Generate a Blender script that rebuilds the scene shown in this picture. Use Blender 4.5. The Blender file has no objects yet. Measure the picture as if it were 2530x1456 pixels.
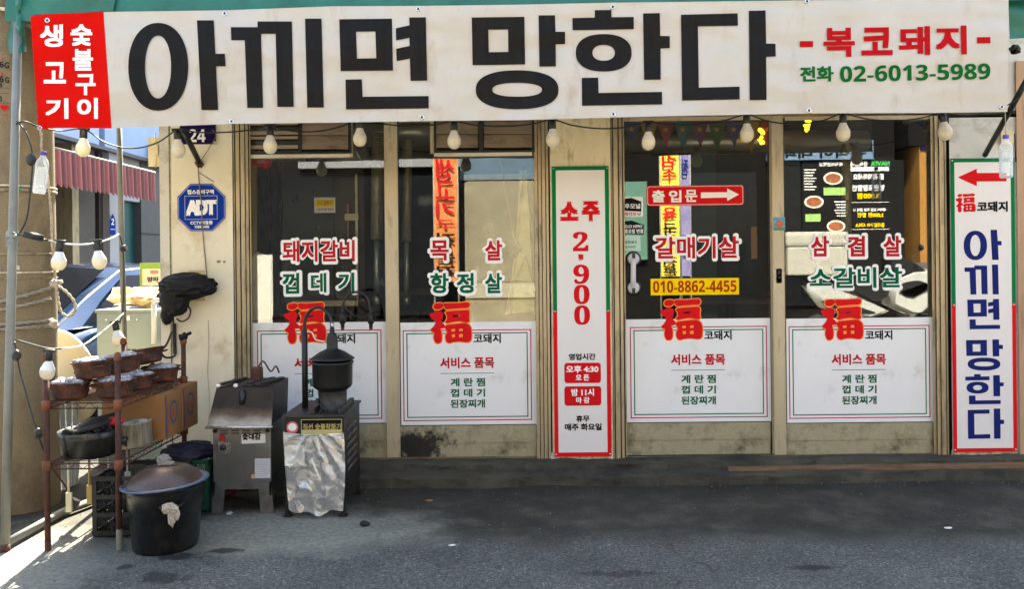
import bpy, bmesh, math, random
from mathutils import Vector, Matrix, noise as mnoise
from mathutils.geometry import tessellate_polygon
random.seed(7)
R = math.radians
sc = bpy.context.scene
COL = sc.collection

# ------------------------------------------------------------------ camera, sky, sun, exposure
F_PX, CX, CY, H, D0 = 1989.0, 1264.5, 640.0, 1.39, 5.1
ROLL = R(0.6)
cR, sR = math.cos(ROLL), math.sin(ROLL)
cd = bpy.data.cameras.new('camera')
cam = bpy.data.objects.new('camera', cd); COL.objects.link(cam); sc.camera = cam
cd.sensor_width = 36; cd.lens = 36*F_PX/2529; cd.shift_y = -88/2529
cd.clip_start = .05; cd.clip_end = 2000
cam.matrix_world = Matrix(((cR, sR, 0, 0), (0, 0, -1, -D0), (-sR, cR, 0, H), (0, 0, 0, 1)))

SUN_EL, SUN_DIR = R(50), Vector((0.16, -1.0, 0)).normalized()     # where the light travels, seen from above
world = bpy.data.worlds.new('World'); sc.world = world; world.use_nodes = True
wn = world.node_tree
sky = wn.nodes.new('ShaderNodeTexSky'); sky.sky_type = 'NISHITA'; sky.sun_disc = False
sky.sun_elevation = SUN_EL
tosun = Vector((-SUN_DIR.x, -SUN_DIR.y, 0))
sky.sun_rotation = math.atan2(tosun.x, tosun.y)
sky.dust_density = 2.5; sky.air_density = 1.0
bg = wn.nodes['Background']; bg.inputs[1].default_value = 0.11
wn.links.new(sky.outputs[0], bg.inputs[0])
sl = bpy.data.lights.new('sun', 'SUN'); sl.energy = 5.0; sl.angle = R(0.53); sl.color = (1, .95, .86)
sun = bpy.data.objects.new('sun', sl); COL.objects.link(sun)
ld = Vector((SUN_DIR.x*math.cos(SUN_EL), SUN_DIR.y*math.cos(SUN_EL), -math.sin(SUN_EL)))
sun.rotation_euler = ld.to_track_quat('-Z', 'Y').to_euler()
sc.view_settings.view_transform = 'Standard'; sc.view_settings.look = 'None'
sc.view_settings.exposure = 2.84; sc.view_settings.gamma = 1
sc.view_settings.use_white_balance = True; sc.view_settings.white_balance_temperature = 7150; sc.view_settings.white_balance_tint = 5
sc.cycles.use_denoising = True
sc.cycles.max_bounces = 10; sc.cycles.transparent_max_bounces = 16
sc.cycles.sample_clamp_indirect = 6

# ------------------------------------------------------------------ helpers
def P(u, v, y):
    """the point of the plane y that the photograph shows at (u, v)"""
    cx = (u-CX)/F_PX; cy = -(v-CY)/F_PX; d = y+D0
    return Vector(((cR*cx + sR*cy)*d, y, H + (-sR*cx + cR*cy)*d))
def G(u, v, z=0.0):
    """the point at height z"""
    cx = (u-CX)/F_PX; cy = -(v-CY)/F_PX
    zz = -sR*cx + cR*cy; d = (z-H)/zz
    return Vector(((cR*cx + sR*cy)*d, d-D0, z))
def lin(r, g, b):
    f = lambda c: (c/255/12.92) if c/255 <= .04045 else ((c/255+.055)/1.055)**2.4
    return (f(r), f(g), f(b), 1)

MATS = {}
def mat(name, col, rough=.6, metal=0.0, var=.15, scale=6, dirt=None, dirt_amt=0.0, dirt_scale=4, bump=0.0, bump_scale=40,
        stretch=(1, 1, 1), spec=.5, col2=None, fine=0.0, coat=0.0, subsurf=0.0):
    if name in MATS: return MATS[name]
    m = bpy.data.materials.new(name); m.use_nodes = True
    nt = m.node_tree; N = nt.nodes; L = nt.links
    b = N['Principled BSDF']
    b.inputs['Roughness'].default_value = rough; b.inputs['Metallic'].default_value = metal
    b.inputs['Specular IOR Level'].default_value = spec
    b.inputs['Coat Weight'].default_value = coat
    if len(col) == 3: col = (*col, 1)
    tc = N.new('ShaderNodeTexCoord'); mp = N.new('ShaderNodeMapping'); L.new(tc.outputs['Object'], mp.inputs[0])
    mp.inputs['Scale'].default_value = stretch
    def noise(sca, det=6, ro=.6, vec=mp.outputs[0]):
        n = N.new('ShaderNodeTexNoise'); n.inputs['Scale'].default_value = sca; n.inputs['Detail'].default_value = det
        n.inputs['Roughness'].default_value = ro; L.new(vec, n.inputs['Vector']); return n.outputs['Fac']
    def ramp(fac, a, bb, ca=(0, 0, 0, 1), cb=(1, 1, 1, 1)):
        r = N.new('ShaderNodeValToRGB'); r.color_ramp.elements[0].position = a; r.color_ramp.elements[1].position = bb
        r.color_ramp.elements[0].color = ca; r.color_ramp.elements[1].color = cb; L.new(fac, r.inputs[0]); return r.outputs[0]
    def mix(fac, a, bb, mode='MIX'):
        x = N.new('ShaderNodeMix'); x.data_type = 'RGBA'; x.blend_type = mode
        for s, val in ((0, fac), (6, a), (7, bb)):
            if hasattr(val, 'is_linked') or isinstance(val, bpy.types.NodeSocket): L.new(val, x.inputs[s])
            else: x.inputs[s].default_value = val
        return x.outputs[2]
    lo = tuple(c*(1-var) for c in col[:3])+(1,); hi = col2 or tuple(min(1, c*(1+var)) for c in col[:3])+(1,)
    c = ramp(noise(scale), .3, .7, lo, hi)
    if fine:
        c = mix(1.0, c, ramp(noise(180, 3, .7, tc.outputs['Object']), .35, .65, (1-fine,)*3+(1,), (1+fine*.4,)*3+(1,)), 'MULTIPLY')
    if dirt:
        f = ramp(noise(dirt_scale, 9, .68), .62-.4*dirt_amt, .80-.3*dirt_amt)
        c = mix(f, c, (*dirt[:3], 1))
    L.new(c, b.inputs['Base Color'])
    rr = N.new('ShaderNodeMapRange'); L.new(noise(scale*2.3), rr.inputs[0])
    rr.inputs[3].default_value = max(.02, rough-.12*(rough > .12)); rr.inputs[4].default_value = min(1, rough+.14*(rough > .12)); L.new(rr.outputs[0], b.inputs['Roughness'])
    if bump:
        bp = N.new('ShaderNodeBump'); bp.inputs['Strength'].default_value = bump; bp.inputs['Distance'].default_value = .01
        L.new(noise(bump_scale, 5), bp.inputs['Height']); L.new(bp.outputs[0], b.inputs['Normal'])
    m['b'] = 1
    MATS[name] = m
    return m
def flat(name, col, rough=.5, spec=.18):
    return mat(name, col, max(rough, .6), var=.04, scale=9, spec=min(spec, .05))
def glassy(name, tint, fac, rough=.0, add=.03, gcol=(1, 1, 1, 1)):
    m = bpy.data.materials.new(name); m.use_nodes = True; nt = m.node_tree; N = nt.nodes; L = nt.links
    N.remove(N['Principled BSDF'])
    t = N.new('ShaderNodeBsdfTransparent'); t.inputs[0].default_value = (*tint, 1)
    g = N.new('ShaderNodeBsdfGlossy'); g.inputs['Roughness'].default_value = rough; g.inputs[0].default_value = gcol
    fr = N.new('ShaderNodeFresnel'); fr.inputs[0].default_value = 1.5
    ma = N.new('ShaderNodeMath'); ma.operation = 'MULTIPLY_ADD'; L.new(fr.outputs[0], ma.inputs[0]); ma.inputs[1].default_value = fac; ma.inputs[2].default_value = add
    ma.use_clamp = True
    x = N.new('ShaderNodeMixShader'); L.new(ma.outputs[0], x.inputs[0]); L.new(t.outputs[0], x.inputs[1]); L.new(g.outputs[0], x.inputs[2])
    L.new(x.outputs[0], N['Material Output'].inputs[0]); MATS[name] = m
    return m
def film(name, col, clear, rough=.25, bump=0, bump_scale=20, bdist=.01):
    """thin clear plastic: part see-through, part glossy skin"""
    m = bpy.data.materials.new(name); m.use_nodes = True; nt = m.node_tree; N = nt.nodes; L = nt.links
    b = N['Principled BSDF']; b.inputs['Base Color'].default_value = (*col, 1); b.inputs['Roughness'].default_value = rough
    t = N.new('ShaderNodeBsdfTransparent'); x = N.new('ShaderNodeMixShader')
    lw = N.new('ShaderNodeLayerWeight'); lw.inputs[0].default_value = .35
    mr = N.new('ShaderNodeMapRange'); L.new(lw.outputs['Facing'], mr.inputs[0]); mr.inputs[3].default_value = clear; mr.inputs[4].default_value = clear*.25
    L.new(mr.outputs[0], x.inputs[0]); L.new(b.outputs[0], x.inputs[1]); L.new(t.outputs[0], x.inputs[2]); L.new(x.outputs[0], N['Material Output'].inputs[0])
    if bump:
        tc = N.new('ShaderNodeTexCoord'); n = N.new('ShaderNodeTexNoise'); n.inputs['Scale'].default_value = bump_scale; n.inputs['Detail'].default_value = 4; n.inputs['Distortion'].default_value = 1.5
        L.new(tc.outputs['Object'], n.inputs['Vector']); bp = N.new('ShaderNodeBump'); bp.inputs['Strength'].default_value = bump; bp.inputs['Distance'].default_value = bdist
        L.new(n.outputs['Fac'], bp.inputs['Height']); L.new(bp.outputs[0], b.inputs['Normal'])
    MATS[name] = m
    return m
def emit(name, col, s):
    m = bpy.data.materials.new(name); m.use_nodes = True; b = m.node_tree.nodes['Principled BSDF']
    b.inputs['Base Color'].default_value = (*col, 1); b.inputs['Emission Color'].default_value = (*col, 1); b.inputs['Emission Strength'].default_value = s
    MATS[name] = m; return m

class MB:
    """collects shapes and links them as one mesh object"""
    def __init__(s): s.b = bmesh.new()
    def quadmesh(s, vs, fs, smooth=False):
        bv = [s.b.verts.new(v) for v in vs]
        for f in fs:
            try: s.b.faces.new([bv[i] for i in f]).smooth = smooth
            except ValueError: pass
        return s
    def box(s, c, d, rot=None, bev=0.0):
        x, y, z = d[0]/2, d[1]/2, d[2]/2; c = Vector(c)
        t = bmesh.new(); bmesh.ops.create_cube(t, size=1)
        for v in t.verts: v.co = Vector((v.co.x*d[0], v.co.y*d[1], v.co.z*d[2]))
        if bev: bmesh.ops.bevel(t, geom=t.edges[:], offset=bev, segments=2, affect='EDGES', profile=.6)
        m = rot or Matrix.Identity(3)
        for v in t.verts: v.co = m @ v.co + c
        s.join(t); return s
    def bb(s, x0, x1, y0, y1, z0, z1, bev=0.0):
        return s.box(((x0+x1)/2, (y0+y1)/2, (z0+z1)/2), (abs(x1-x0), abs(y1-y0), abs(z1-z0)), None, bev)
    def join(s, t):
        mp = {v: s.b.verts.new(v.co) for v in t.verts}
        for f in t.faces:
            try: s.b.faces.new([mp[v] for v in f.verts]).smooth = f.smooth
            except ValueError: pass
        t.free()
    def tube(s, pts, r, n=10, cap=True, rs=None):
        pts = [Vector(p) for p in pts]; rings = []
        prev = None
        for i, p in enumerate(pts):
            d = (pts[min(i+1, len(pts)-1)]-pts[max(i-1, 0)]).normalized()
            if prev is None:
                a = Vector((0, 0, 1)) if abs(d.z) < .9 else Vector((1, 0, 0))
                e1 = d.cross(a).normalized()
            else: e1 = (prev - d*prev.dot(d)).normalized()
            prev = e1; e2 = d.cross(e1); rr = rs[i] if rs else r
            rings.append([s.b.verts.new(p + (e1*math.cos(2*math.pi*k/n) + e2*math.sin(2*math.pi*k/n))*rr) for k in range(n)])
        for a, b in zip(rings, rings[1:]):
            for k in range(n): s.b.faces.new((a[k], a[(k+1) % n], b[(k+1) % n], b[k])).smooth = True
        if cap:
            s.b.faces.new(rings[0][::-1]); s.b.faces.new(rings[-1])
        return s
    def lathe(s, prof, c=(0, 0, 0), n=28, rot=None, jit=0.0):
        c = Vector(c); m = rot or Matrix.Identity(3); rings = []
        for r, z in prof:
            if r < 1e-5: rings.append([s.b.verts.new(m @ Vector((0, 0, z)) + c)])
            else: rings.append([s.b.verts.new(m @ Vector((r*(1+jit*random.uniform(-1, 1))*math.cos(2*math.pi*k/n), r*(1+jit*random.uniform(-1, 1))*math.sin(2*math.pi*k/n), z)) + c) for k in range(n)])
        for a, b in zip(rings, rings[1:]):
            if len(a) == 1 and len(b) == 1: continue
            for k in range(n):
                k2 = (k+1) % n
                vs = (a[0], b[k2], b[k]) if len(a) == 1 else ((a[k], a[k2], b[0]) if len(b) == 1 else (a[k], a[k2], b[k2], b[k]))
                try: s.b.faces.new(vs).smooth = True
                except ValueError: pass
        return s
    def prism(s, outer, fn, th, holes=()):
        """polygon (2-D) swept from fn(a, b, 0) to fn(a, b, -th)"""
        loops = [list(outer)]+[list(h) for h in holes]
        tri = tessellate_polygon([[Vector((p[0], p[1], 0)) for p in l] for l in loops])
        flatp = [p for l in loops for p in l]
        fr = [s.b.verts.new(fn(p[0], p[1], 0)) for p in flatp]
        for t in tri:
            try: s.b.faces.new([fr[i] for i in t])
            except ValueError: pass
        if th:
            bk = [s.b.verts.new(fn(p[0], p[1], -th)) for p in flatp]
            for t in tri:
                try: s.b.faces.new([bk[i] for i in t][::-1])
                except ValueError: pass
            o = 0
            for l in loops:
                k = len(l)
                for i in range(k):
                    try: s.b.faces.new((fr[o+i], bk[o+i], bk[o+(i+1) % k], fr[o+(i+1) % k]))
                    except ValueError: pass
                o += k
        return s
    def blob(s, c, r, n=2, amp=.25, fr=3.0, seed=0, squash=(1, 1, 1), smooth=False):
        t = bmesh.new(); bmesh.ops.create_icosphere(t, subdivisions=n, radius=1); c = Vector(c)
        for v in t.verts:
            d = v.co.normalized(); k = 1+amp*mnoise.noise(d*fr+Vector((seed*3.7, seed*1.3, 0)))*2
            v.co = Vector((d.x*r*k*squash[0], d.y*r*k*squash[1], d.z*r*k*squash[2])) + c
        for f in t.faces: f.smooth = smooth
        s.join(t); return s
    def build_each(s, name, m, parent=None):
        """every loose piece becomes an object of its own"""
        todo = set(s.b.verts); out = []
        while todo:
            st = [todo.pop()]; isl = {st[0]}
            while st:
                for e in st.pop().link_edges:
                    for w in e.verts:
                        if w in todo: todo.discard(w); isl.add(w); st.append(w)
            n = MB(); ix = {v: n.b.verts.new(v.co) for v in isl}
            for f in {f for v in isl for f in v.link_faces}: n.b.faces.new([ix[v] for v in f.verts]).smooth = f.smooth
            out.append(n.build(name, m, parent))
        s.b.free(); return out
    def build(s, name, m, parent=None, smooth=None, keep=False):
        off = Vector((0, 0, 0))
        if parent is not None:
            q = parent
            while q: off += q.location; q = q.parent
        bmesh.ops.recalc_face_normals(s.b, faces=s.b.faces[:])
        if not keep:
            for v in s.b.verts: v.co -= off
        me = bpy.data.meshes.new(name); s.b.to_mesh(me); s.b.free()
        o = bpy.data.objects.new(name, me); COL.objects.link(o)
        if m: me.materials.append(m if not isinstance(m, str) else MATS[m])
        if parent is not None: o.parent = parent
        return o

def tag(o, label=None, cat=None, group=None, kind=None):
    for k, v in (('label', label), ('category', cat), ('group', group), ('kind', kind)):
        if v: o[k] = v
    return o
def thing(name, label, cat, loc=(0, 0, 0), group=None):
    o = bpy.data.objects.new(name, None); COL.objects.link(o); o.location = Vector(loc); o.empty_display_size = .1
    return tag(o, label, cat, group)
def dup(root, loc=None, label=None, rotz=None, scale=None):
    r = root.copy(); COL.objects.link(r)
    if loc is not None: r.location = Vector(loc)
    if rotz is not None: r.rotation_euler = (0, 0, rotz)
    if scale: r.scale = scale
    if label: r['label'] = label
    def rec(a, b):
        for ch in list(a.children):
            c = ch.copy(); COL.objects.link(c); c.parent = b; rec(ch, c)
    rec(root, r)
    return r

# ---- lettering: glyph outlines become thin faces laid on a surface
_GL = {}
def glyphs(body):
    if body in _GL: return _GL[body]
    c = bpy.data.curves.new('glyph', 'FONT'); c.body = body; c.size = 1; c.resolution_u = 3
    o = bpy.data.objects.new('glyph', c); COL.objects.link(o)
    dg = bpy.context.evaluated_depsgraph_get(); me = bpy.data.meshes.new_from_object(o.evaluated_get(dg))
    vs = [(v.co.x, v.co.y) for v in me.vertices]; fs = [tuple(p.vertices) for p in me.polygons]
    bpy.data.objects.remove(o); bpy.data.curves.remove(c); bpy.data.meshes.remove(me)
    _GL[body] = (vs, fs); return vs, fs
def letters(mb, body, rect, fn, bold=.02, halo=0.0, off=.0005, rot=0.0, mirror=False, step=.00004, grow=0.0):
    """rect in picture units (u0, v0, u1, v1); bold/halo in em; rot in degrees against the sign's own upright"""
    if all(ch in '0123456789-' for ch in body): body = ''.join(chr(0x1D7EC+int(ch)) if ch.isdigit() else ch for ch in body); bold = min(bold, .006) if not halo else bold
    vs, fs = glyphs(body)
    u0, v0, u1, v1 = rect
    x0 = min(v[0] for v in vs)-bold; x1 = max(v[0] for v in vs)+bold; y0 = min(v[1] for v in vs)-bold; y1 = max(v[1] for v in vs)+bold
    su, sv = (u1-u0)/(x1-x0), (v1-v0)/(y1-y0); cu, cv = (u0+u1)/2, (v0+v1)/2
    a = ROLL + R(rot); ca, sa = math.cos(a), math.sin(a)
    if halo:
        rr = bold+halo; ds = [(rr*math.cos(k*math.pi/8), rr*math.sin(k*math.pi/8)) for k in range(16)]
        ds += [(rr*.5*math.cos(k*math.pi/4), rr*.5*math.sin(k*math.pi/4)) for k in range(8)]
    elif bold: ds = [(0, 0), (bold, bold), (-bold, bold), (bold, -bold), (-bold, -bold)]
    else: ds = [(0, 0)]
    for k, (dx, dy) in enumerate(ds):
        out = []
        for (x, y) in vs:
            e = ((x+dx)-(x0+x1)/2)*su; g = -((y+dy)-(y0+y1)/2)*sv
            if mirror: e = -e
            out.append(fn(cu + e*ca + g*sa, cv - e*sa + g*ca, off+k*step))
        mb.quadmesh(out, fs)
def onplane(y):
    return lambda u, v, o: P(u, v, y-o)
def rrect(u0, v0, u1, v1, r=0, n=4, rot=True):
    """rectangle upright in the world, as picture units"""
    pts = []
    if r:
        for (qx, qy, a0) in ((u1-r, v0+r, -90), (u1-r, v1-r, 0), (u0+r, v1-r, 90), (u0+r, v0+r, 180)):
            for k in range(n+1):
                a = R(a0+90*k/n); pts.append((qx+r*math.cos(a), qy+r*math.sin(a)))
    else: pts = [(u0, v0), (u1, v0), (u1, v1), (u0, v1)]
    if not rot: return pts
    cu, cv = (u0+u1)/2, (v0+v1)/2
    return [(cu+(p[0]-cu)*cR+(p[1]-cv)*sR, cv-(p[0]-cu)*sR+(p[1]-cv)*cR) for p in pts]
def rim(u0, v0, u1, v1, w):
    return rrect(u0, v0, u1, v1), [[p for p in rrect(u0+w, v0+w, u1-w, v1-w)]]
def ell(cx, cy, rx, ry, n=40, e=2.0):
    o = []
    for k in range(n):
        a = 2*math.pi*k/n; c, s = math.cos(a), math.sin(a)
        o.append((cx+rx*math.copysign(abs(c)**(2/e), c), cy+ry*math.copysign(abs(s)**(2/e), s)))
    return o
def smooth_poly(pts, sub=4):
    o = []; n = len(pts)
    for i in range(n):
        p0, p1, p2, p3 = (Vector(pts[(i+k-1) % n]) for k in range(4))
        for k in range(sub):
            t = k/sub
            o.append(tuple(.5*((2*p1)+(p2-p0)*t+(2*p0-5*p1+4*p2-p3)*t*t+(3*p1-p0-3*p2+p3)*t**3)))
    return o
def spline(pts, sub=6):
    o = []; n = len(pts); pts = [Vector(p) for p in pts]
    for i in range(n-1):
        p0, p1, p2, p3 = pts[max(i-1, 0)], pts[i], pts[i+1], pts[min(i+2, n-1)]
        for k in range(sub):
            t = k/sub
            o.append(.5*((2*p1)+(p2-p0)*t+(2*p0-5*p1+4*p2-p3)*t*t+(3*p1-p0-3*p2+p3)*t**3))
    o.append(pts[-1]); return o
def grid_cut(b, us, axis):
    """split faces of a flat bmesh at the given coordinates (so that lettering can follow a wavy cloth)"""
    for u in us:
        no = Vector((1, 0, 0)) if axis == 0 else Vector((0, 1, 0)); co = Vector((u, 0, 0)) if axis == 0 else Vector((0, u, 0))
        bmesh.ops.bisect_plane(b, geom=b.verts[:]+b.edges[:]+b.faces[:], plane_co=co, plane_no=no)
# ------------------------------------------------------------------ materials
SOOT = (.012, .012, .012)
mat('alu', lin(176, 160, 130), .42, .35, var=.12, scale=5, dirt=lin(92, 86, 70), dirt_amt=.28, dirt_scale=7, stretch=(3, 3, .5), fine=.15, bump=.05)
mat('alu_light', lin(186, 172, 144), .42, .2, var=.1, scale=4, dirt=lin(120, 112, 92), dirt_amt=.2, dirt_scale=8, stretch=(3, 3, .6), fine=.15, bump=.04)
mat('rail', lin(168, 160, 132), .5, .15, var=.16, scale=6, dirt=lin(88, 82, 62), dirt_amt=.36, dirt_scale=6, fine=.25, bump=.08)
mat('groove', (.02, .019, .016), .7)
mat('cream', lin(227, 218, 194), .75, var=.07, scale=2.5, dirt=lin(186, 164, 118), dirt_amt=.2, dirt_scale=3.2, fine=.08, bump=.15, bump_scale=90)
mat('cream_pillar', lin(228, 212, 176), .75, var=.08, scale=4, dirt=lin(150, 118, 78), dirt_amt=.3, dirt_scale=6, stretch=(2, 2, .6), fine=.12, bump=.15)
mat('grey_wall', lin(206, 202, 192), .75, var=.07, scale=3, dirt=lin(150, 142, 122), dirt_amt=.22, dirt_scale=5, fine=.1, bump=.12)
mat('white_sign', lin(222, 217, 215), .35, var=.02, scale=2, spec=.4)
mat('poster', lin(227, 226, 227), .5, var=.03, scale=3, spec=.25, dirt=lin(196, 192, 186), dirt_amt=.12, dirt_scale=5)
flat('red', lin(206, 24, 32), .4); flat('sign_red', lin(214, 26, 34), .4); flat('deep_red', lin(184, 26, 40), .45)
flat('orange_edge', lin(250, 150, 70), .4); flat('green', lin(0, 104, 62), .45); flat('sign_green', lin(0, 116, 64), .4); flat('text_green', lin(0, 92, 60), .45)
flat('ink', lin(24, 24, 28), .4); flat('navy', lin(26, 38, 104), .4); flat('white_ink', lin(238, 236, 234), .45); flat('yellow', lin(244, 206, 20), .4)
flat('line_red', lin(178, 40, 66), .45); flat('brick_red', lin(170, 52, 26), .45); flat('gold', lin(214, 160, 50), .45); flat('lime', lin(150, 190, 110), .5)
flat('adt_blue', lin(14, 52, 140), .35); flat('plate_navy', lin(30, 20, 66), .35)
mat('banner_cloth', lin(186, 179, 170), .36, var=.03, scale=3, dirt=lin(168, 150, 132), dirt_amt=.14, dirt_scale=4, stretch=(1.4, 1, .5), fine=.05, bump=.03, bump_scale=120)
mat('banner_red', lin(200, 14, 10), .65, spec=.05, var=.07, scale=4, bump=.03)
mat('banner_ink', lin(22, 21, 21), .5, var=.3, scale=5, stretch=(8, 1, .4), spec=.12, bump=.03)
mat('banner_red_ink', lin(172, 16, 26), .65, spec=.05, var=.05); mat('banner_green_ink', lin(10, 92, 38), .65, spec=.05, var=.05)
mat('tarp', lin(18, 96, 82), .45, var=.3, scale=5, bump=.25, bump_scale=14)
mat('steel_pole', lin(128, 128, 120), .5, .2, var=.12, scale=9, dirt=lin(110, 106, 98), dirt_amt=.2)
mat('black_metal', lin(38, 38, 38), .45, .3, var=.25, scale=8, dirt=lin(72, 64, 54), dirt_amt=.12, fine=.2, bump=.08)
mat('black_plastic', lin(26, 26, 28), .4, var=.15, scale=12)
mat('cable', lin(22, 23, 24), .5, var=.1)
mat('white_cable', lin(206, 200, 182), .5, var=.1)  # black cable painted white for sun glare; also the clear tube
mat('bulb', lin(240, 234, 216), .35, var=.03, coat=.2)
def translucent(name, k):
    nt = MATS[name].node_tree; N = nt.nodes; L = nt.links; b = N['Principled BSDF']; tr = N.new('ShaderNodeBsdfTranslucent'); tr.inputs[0].default_value = lin(250, 240, 205)
    x = N.new('ShaderNodeMixShader'); x.inputs[0].default_value = k; L.new(b.outputs[0], x.inputs[1]); L.new(tr.outputs[0], x.inputs[2]); L.new(x.outputs[0], N['Material Output'].inputs[0])
translucent('bulb', .4)
mat('bulb_collar', lin(226, 224, 218), .45, var=.03)
mat('rust', lin(78, 44, 34), .75, .1, var=.35, scale=14, dirt=lin(62, 30, 22), dirt_amt=.4, dirt_scale=16, fine=.2, bump=.25, bump_scale=90)
mat('rust_bright', lin(112, 64, 40), .75, .1, var=.3, scale=20, bump=.2)
mat('rust_dark', lin(74, 44, 34), .75, .15, var=.35, scale=18, dirt=lin(126, 70, 46), dirt_amt=.28, dirt_scale=20, fine=.25, bump=.3, bump_scale=70)
mat('ash', lin(172, 172, 176), .95, var=.25, scale=30, dirt=lin(90, 90, 94), dirt_amt=.4, dirt_scale=40, bump=.6, bump_scale=60)
mat('coal', lin(30, 29, 30), .8, var=.5, scale=30, bump=.5)
mat('stainless', lin(138, 137, 134), .36, .75, var=.16, scale=5, dirt=lin(74, 66, 58), dirt_amt=.3, dirt_scale=5, fine=.15, bump=.04)
mat('sooty_steel', lin(70, 68, 66), .5, .5, var=.3, scale=6, dirt=lin(26, 24, 22), dirt_amt=.4, dirt_scale=6, fine=.2, bump=.1)
mat('black_oven', lin(34, 33, 32), .42, .35, var=.25, scale=7, dirt=lin(64, 60, 54), dirt_amt=.15, fine=.2, bump=.06)
mat('enamel', lin(20, 20, 20), .3, .1, var=.3, scale=6, dirt=lin(54, 48, 40), dirt_amt=.22, dirt_scale=7, fine=.3, bump=.08, coat=.15)
mat('enamel_rim', lin(84, 94, 112), .4, .2, var=.3, scale=30)
mat('lid_copper', lin(92, 76, 68), .38, .5, var=.25, scale=5, dirt=lin(128, 84, 62), dirt_amt=.3, dirt_scale=4, fine=.3, bump=.15)
mat('rag', lin(176, 164, 148), .95, var=.15, scale=20, dirt=lin(110, 100, 90), dirt_amt=.3, bump=.5, bump_scale=50)
mat('cardboard', lin(140, 98, 56), .8, var=.1, scale=4, fine=.06, dirt=lin(140, 86, 40), dirt_amt=.15)
mat('cardboard_pale', lin(214, 186, 132), .8, var=.12, scale=6)
mat('black_cloth', lin(17, 17, 20), .7, var=.3, scale=10, bump=.25, bump_scale=18, spec=.3)
mat('crate_black', lin(26, 26, 27), .5, var=.2, scale=8); mat('crate_green', lin(20, 70, 50), .5, var=.2)
mat('pole_concrete', lin(134, 118, 92), .85, var=.14, scale=3, dirt=lin(92, 78, 58), dirt_amt=.3, dirt_scale=3.5, stretch=(1, 1, .5), fine=.3, bump=.25, bump_scale=80)
mat('rope', lin(176, 160, 138), .9, var=.2, scale=40, bump=.6, bump_scale=120)
mat('rope_grey', lin(150, 142, 130), .9, var=.2, scale=40, bump=.6, bump_scale=120)
mat('granite', lin(84, 83, 83), .6, var=.1, scale=8, fine=.45); mat('granite_warm', lin(82, 74, 68), .6, var=.1, scale=8, fine=.4)
mat('pale_wall', lin(166, 166, 170), .7, var=.06, scale=2); mat('teal', lin(20, 80, 80), .45, var=.1)
mat('sky_sign', lin(140, 164, 200), .4, var=.08, scale=3)
mat('awning_red', lin(150, 68, 62), .55, var=.1, scale=4); mat('awning_stripe', lin(112, 46, 48), .55, var=.1); mat('awning_top', lin(120, 112, 132), .5, var=.12, scale=6)
mat('dark_glass', (.008, .009, .011), .06, var=.1, spec=.22)
mat('car_paint', lin(60, 112, 168), .22, .5, var=.05, coat=.8)
mat('tyre', (.02, .02, .02), .8); mat('chrome', (.6, .6, .62), .2, .9)
mat('cabinet_grey', lin(112, 122, 120), .5, .1, var=.06, scale=4, fine=.08, dirt=lin(100, 104, 100), dirt_amt=.15)
mat('tray_cream', lin(226, 212, 172), .4, var=.06); mat('pvc', lin(176, 176, 172), .5, var=.08)
mat('paper', lin(222, 222, 218), .7, var=.05); mat('tin_green', lin(132, 164, 60), .45, var=.1); mat('tin_cream', lin(226, 214, 178), .5, var=.06)
mat('duct', lin(176, 172, 162), .32, .75, var=.2, scale=6, bump=.03); mat('flex_duct', lin(158, 144, 112), .4, .6, var=.3, scale=10)
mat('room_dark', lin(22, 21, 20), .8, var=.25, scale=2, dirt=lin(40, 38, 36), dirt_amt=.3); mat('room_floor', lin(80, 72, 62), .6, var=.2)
mat('fridge_cream', lin(196, 184, 146), .45, var=.05, scale=3); mat('wood_dark', lin(70, 44, 30), .6, var=.2)
mat('wood_plank', lin(122, 92, 66), .8, var=.25, scale=6, stretch=(.6, 6, 6), dirt=lin(60, 48, 36), dirt_amt=.35, dirt_scale=8, bump=.3)
mat('slat', lin(146, 128, 110), .6, var=.12, scale=5, dirt=lin(84, 70, 58), dirt_amt=.25, stretch=(1, 1, 3))
mat('banner_old', lin(196, 122, 66), .4, var=.15, scale=6, bump=.25, bump_scale=18); mat('banner_yellow', lin(236, 206, 80), .4, var=.1); mat('lilac', lin(130, 122, 168), .5, var=.1)
mat('ochre', lin(150, 106, 44), .85, var=.12, scale=4, dirt=lin(140, 94, 38), dirt_amt=.3, bump=.5, bump_scale=14)
mat('scooter_white', lin(182, 182, 176), .3, var=.03, coat=.5); mat('delivery_white', lin(176, 172, 160), .5, var=.06, dirt=lin(150, 146, 136), dirt_amt=.12)
mat('bottle_cap', lin(86, 72, 178), .4, var=.05)
glassy('door_glass', (.90, .92, .91), 2.1, 0.0, .02)
film('bag_film', (.80, .80, .78), .45, .2, .45, 14, .02); MATS['bag_film'].node_tree.nodes['Principled BSDF'].inputs['Metallic'].default_value = .55; film('bottle_film', (.86, .90, .92), .80, .08); film('water', (.78, .84, .86), .82, .04)

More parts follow.
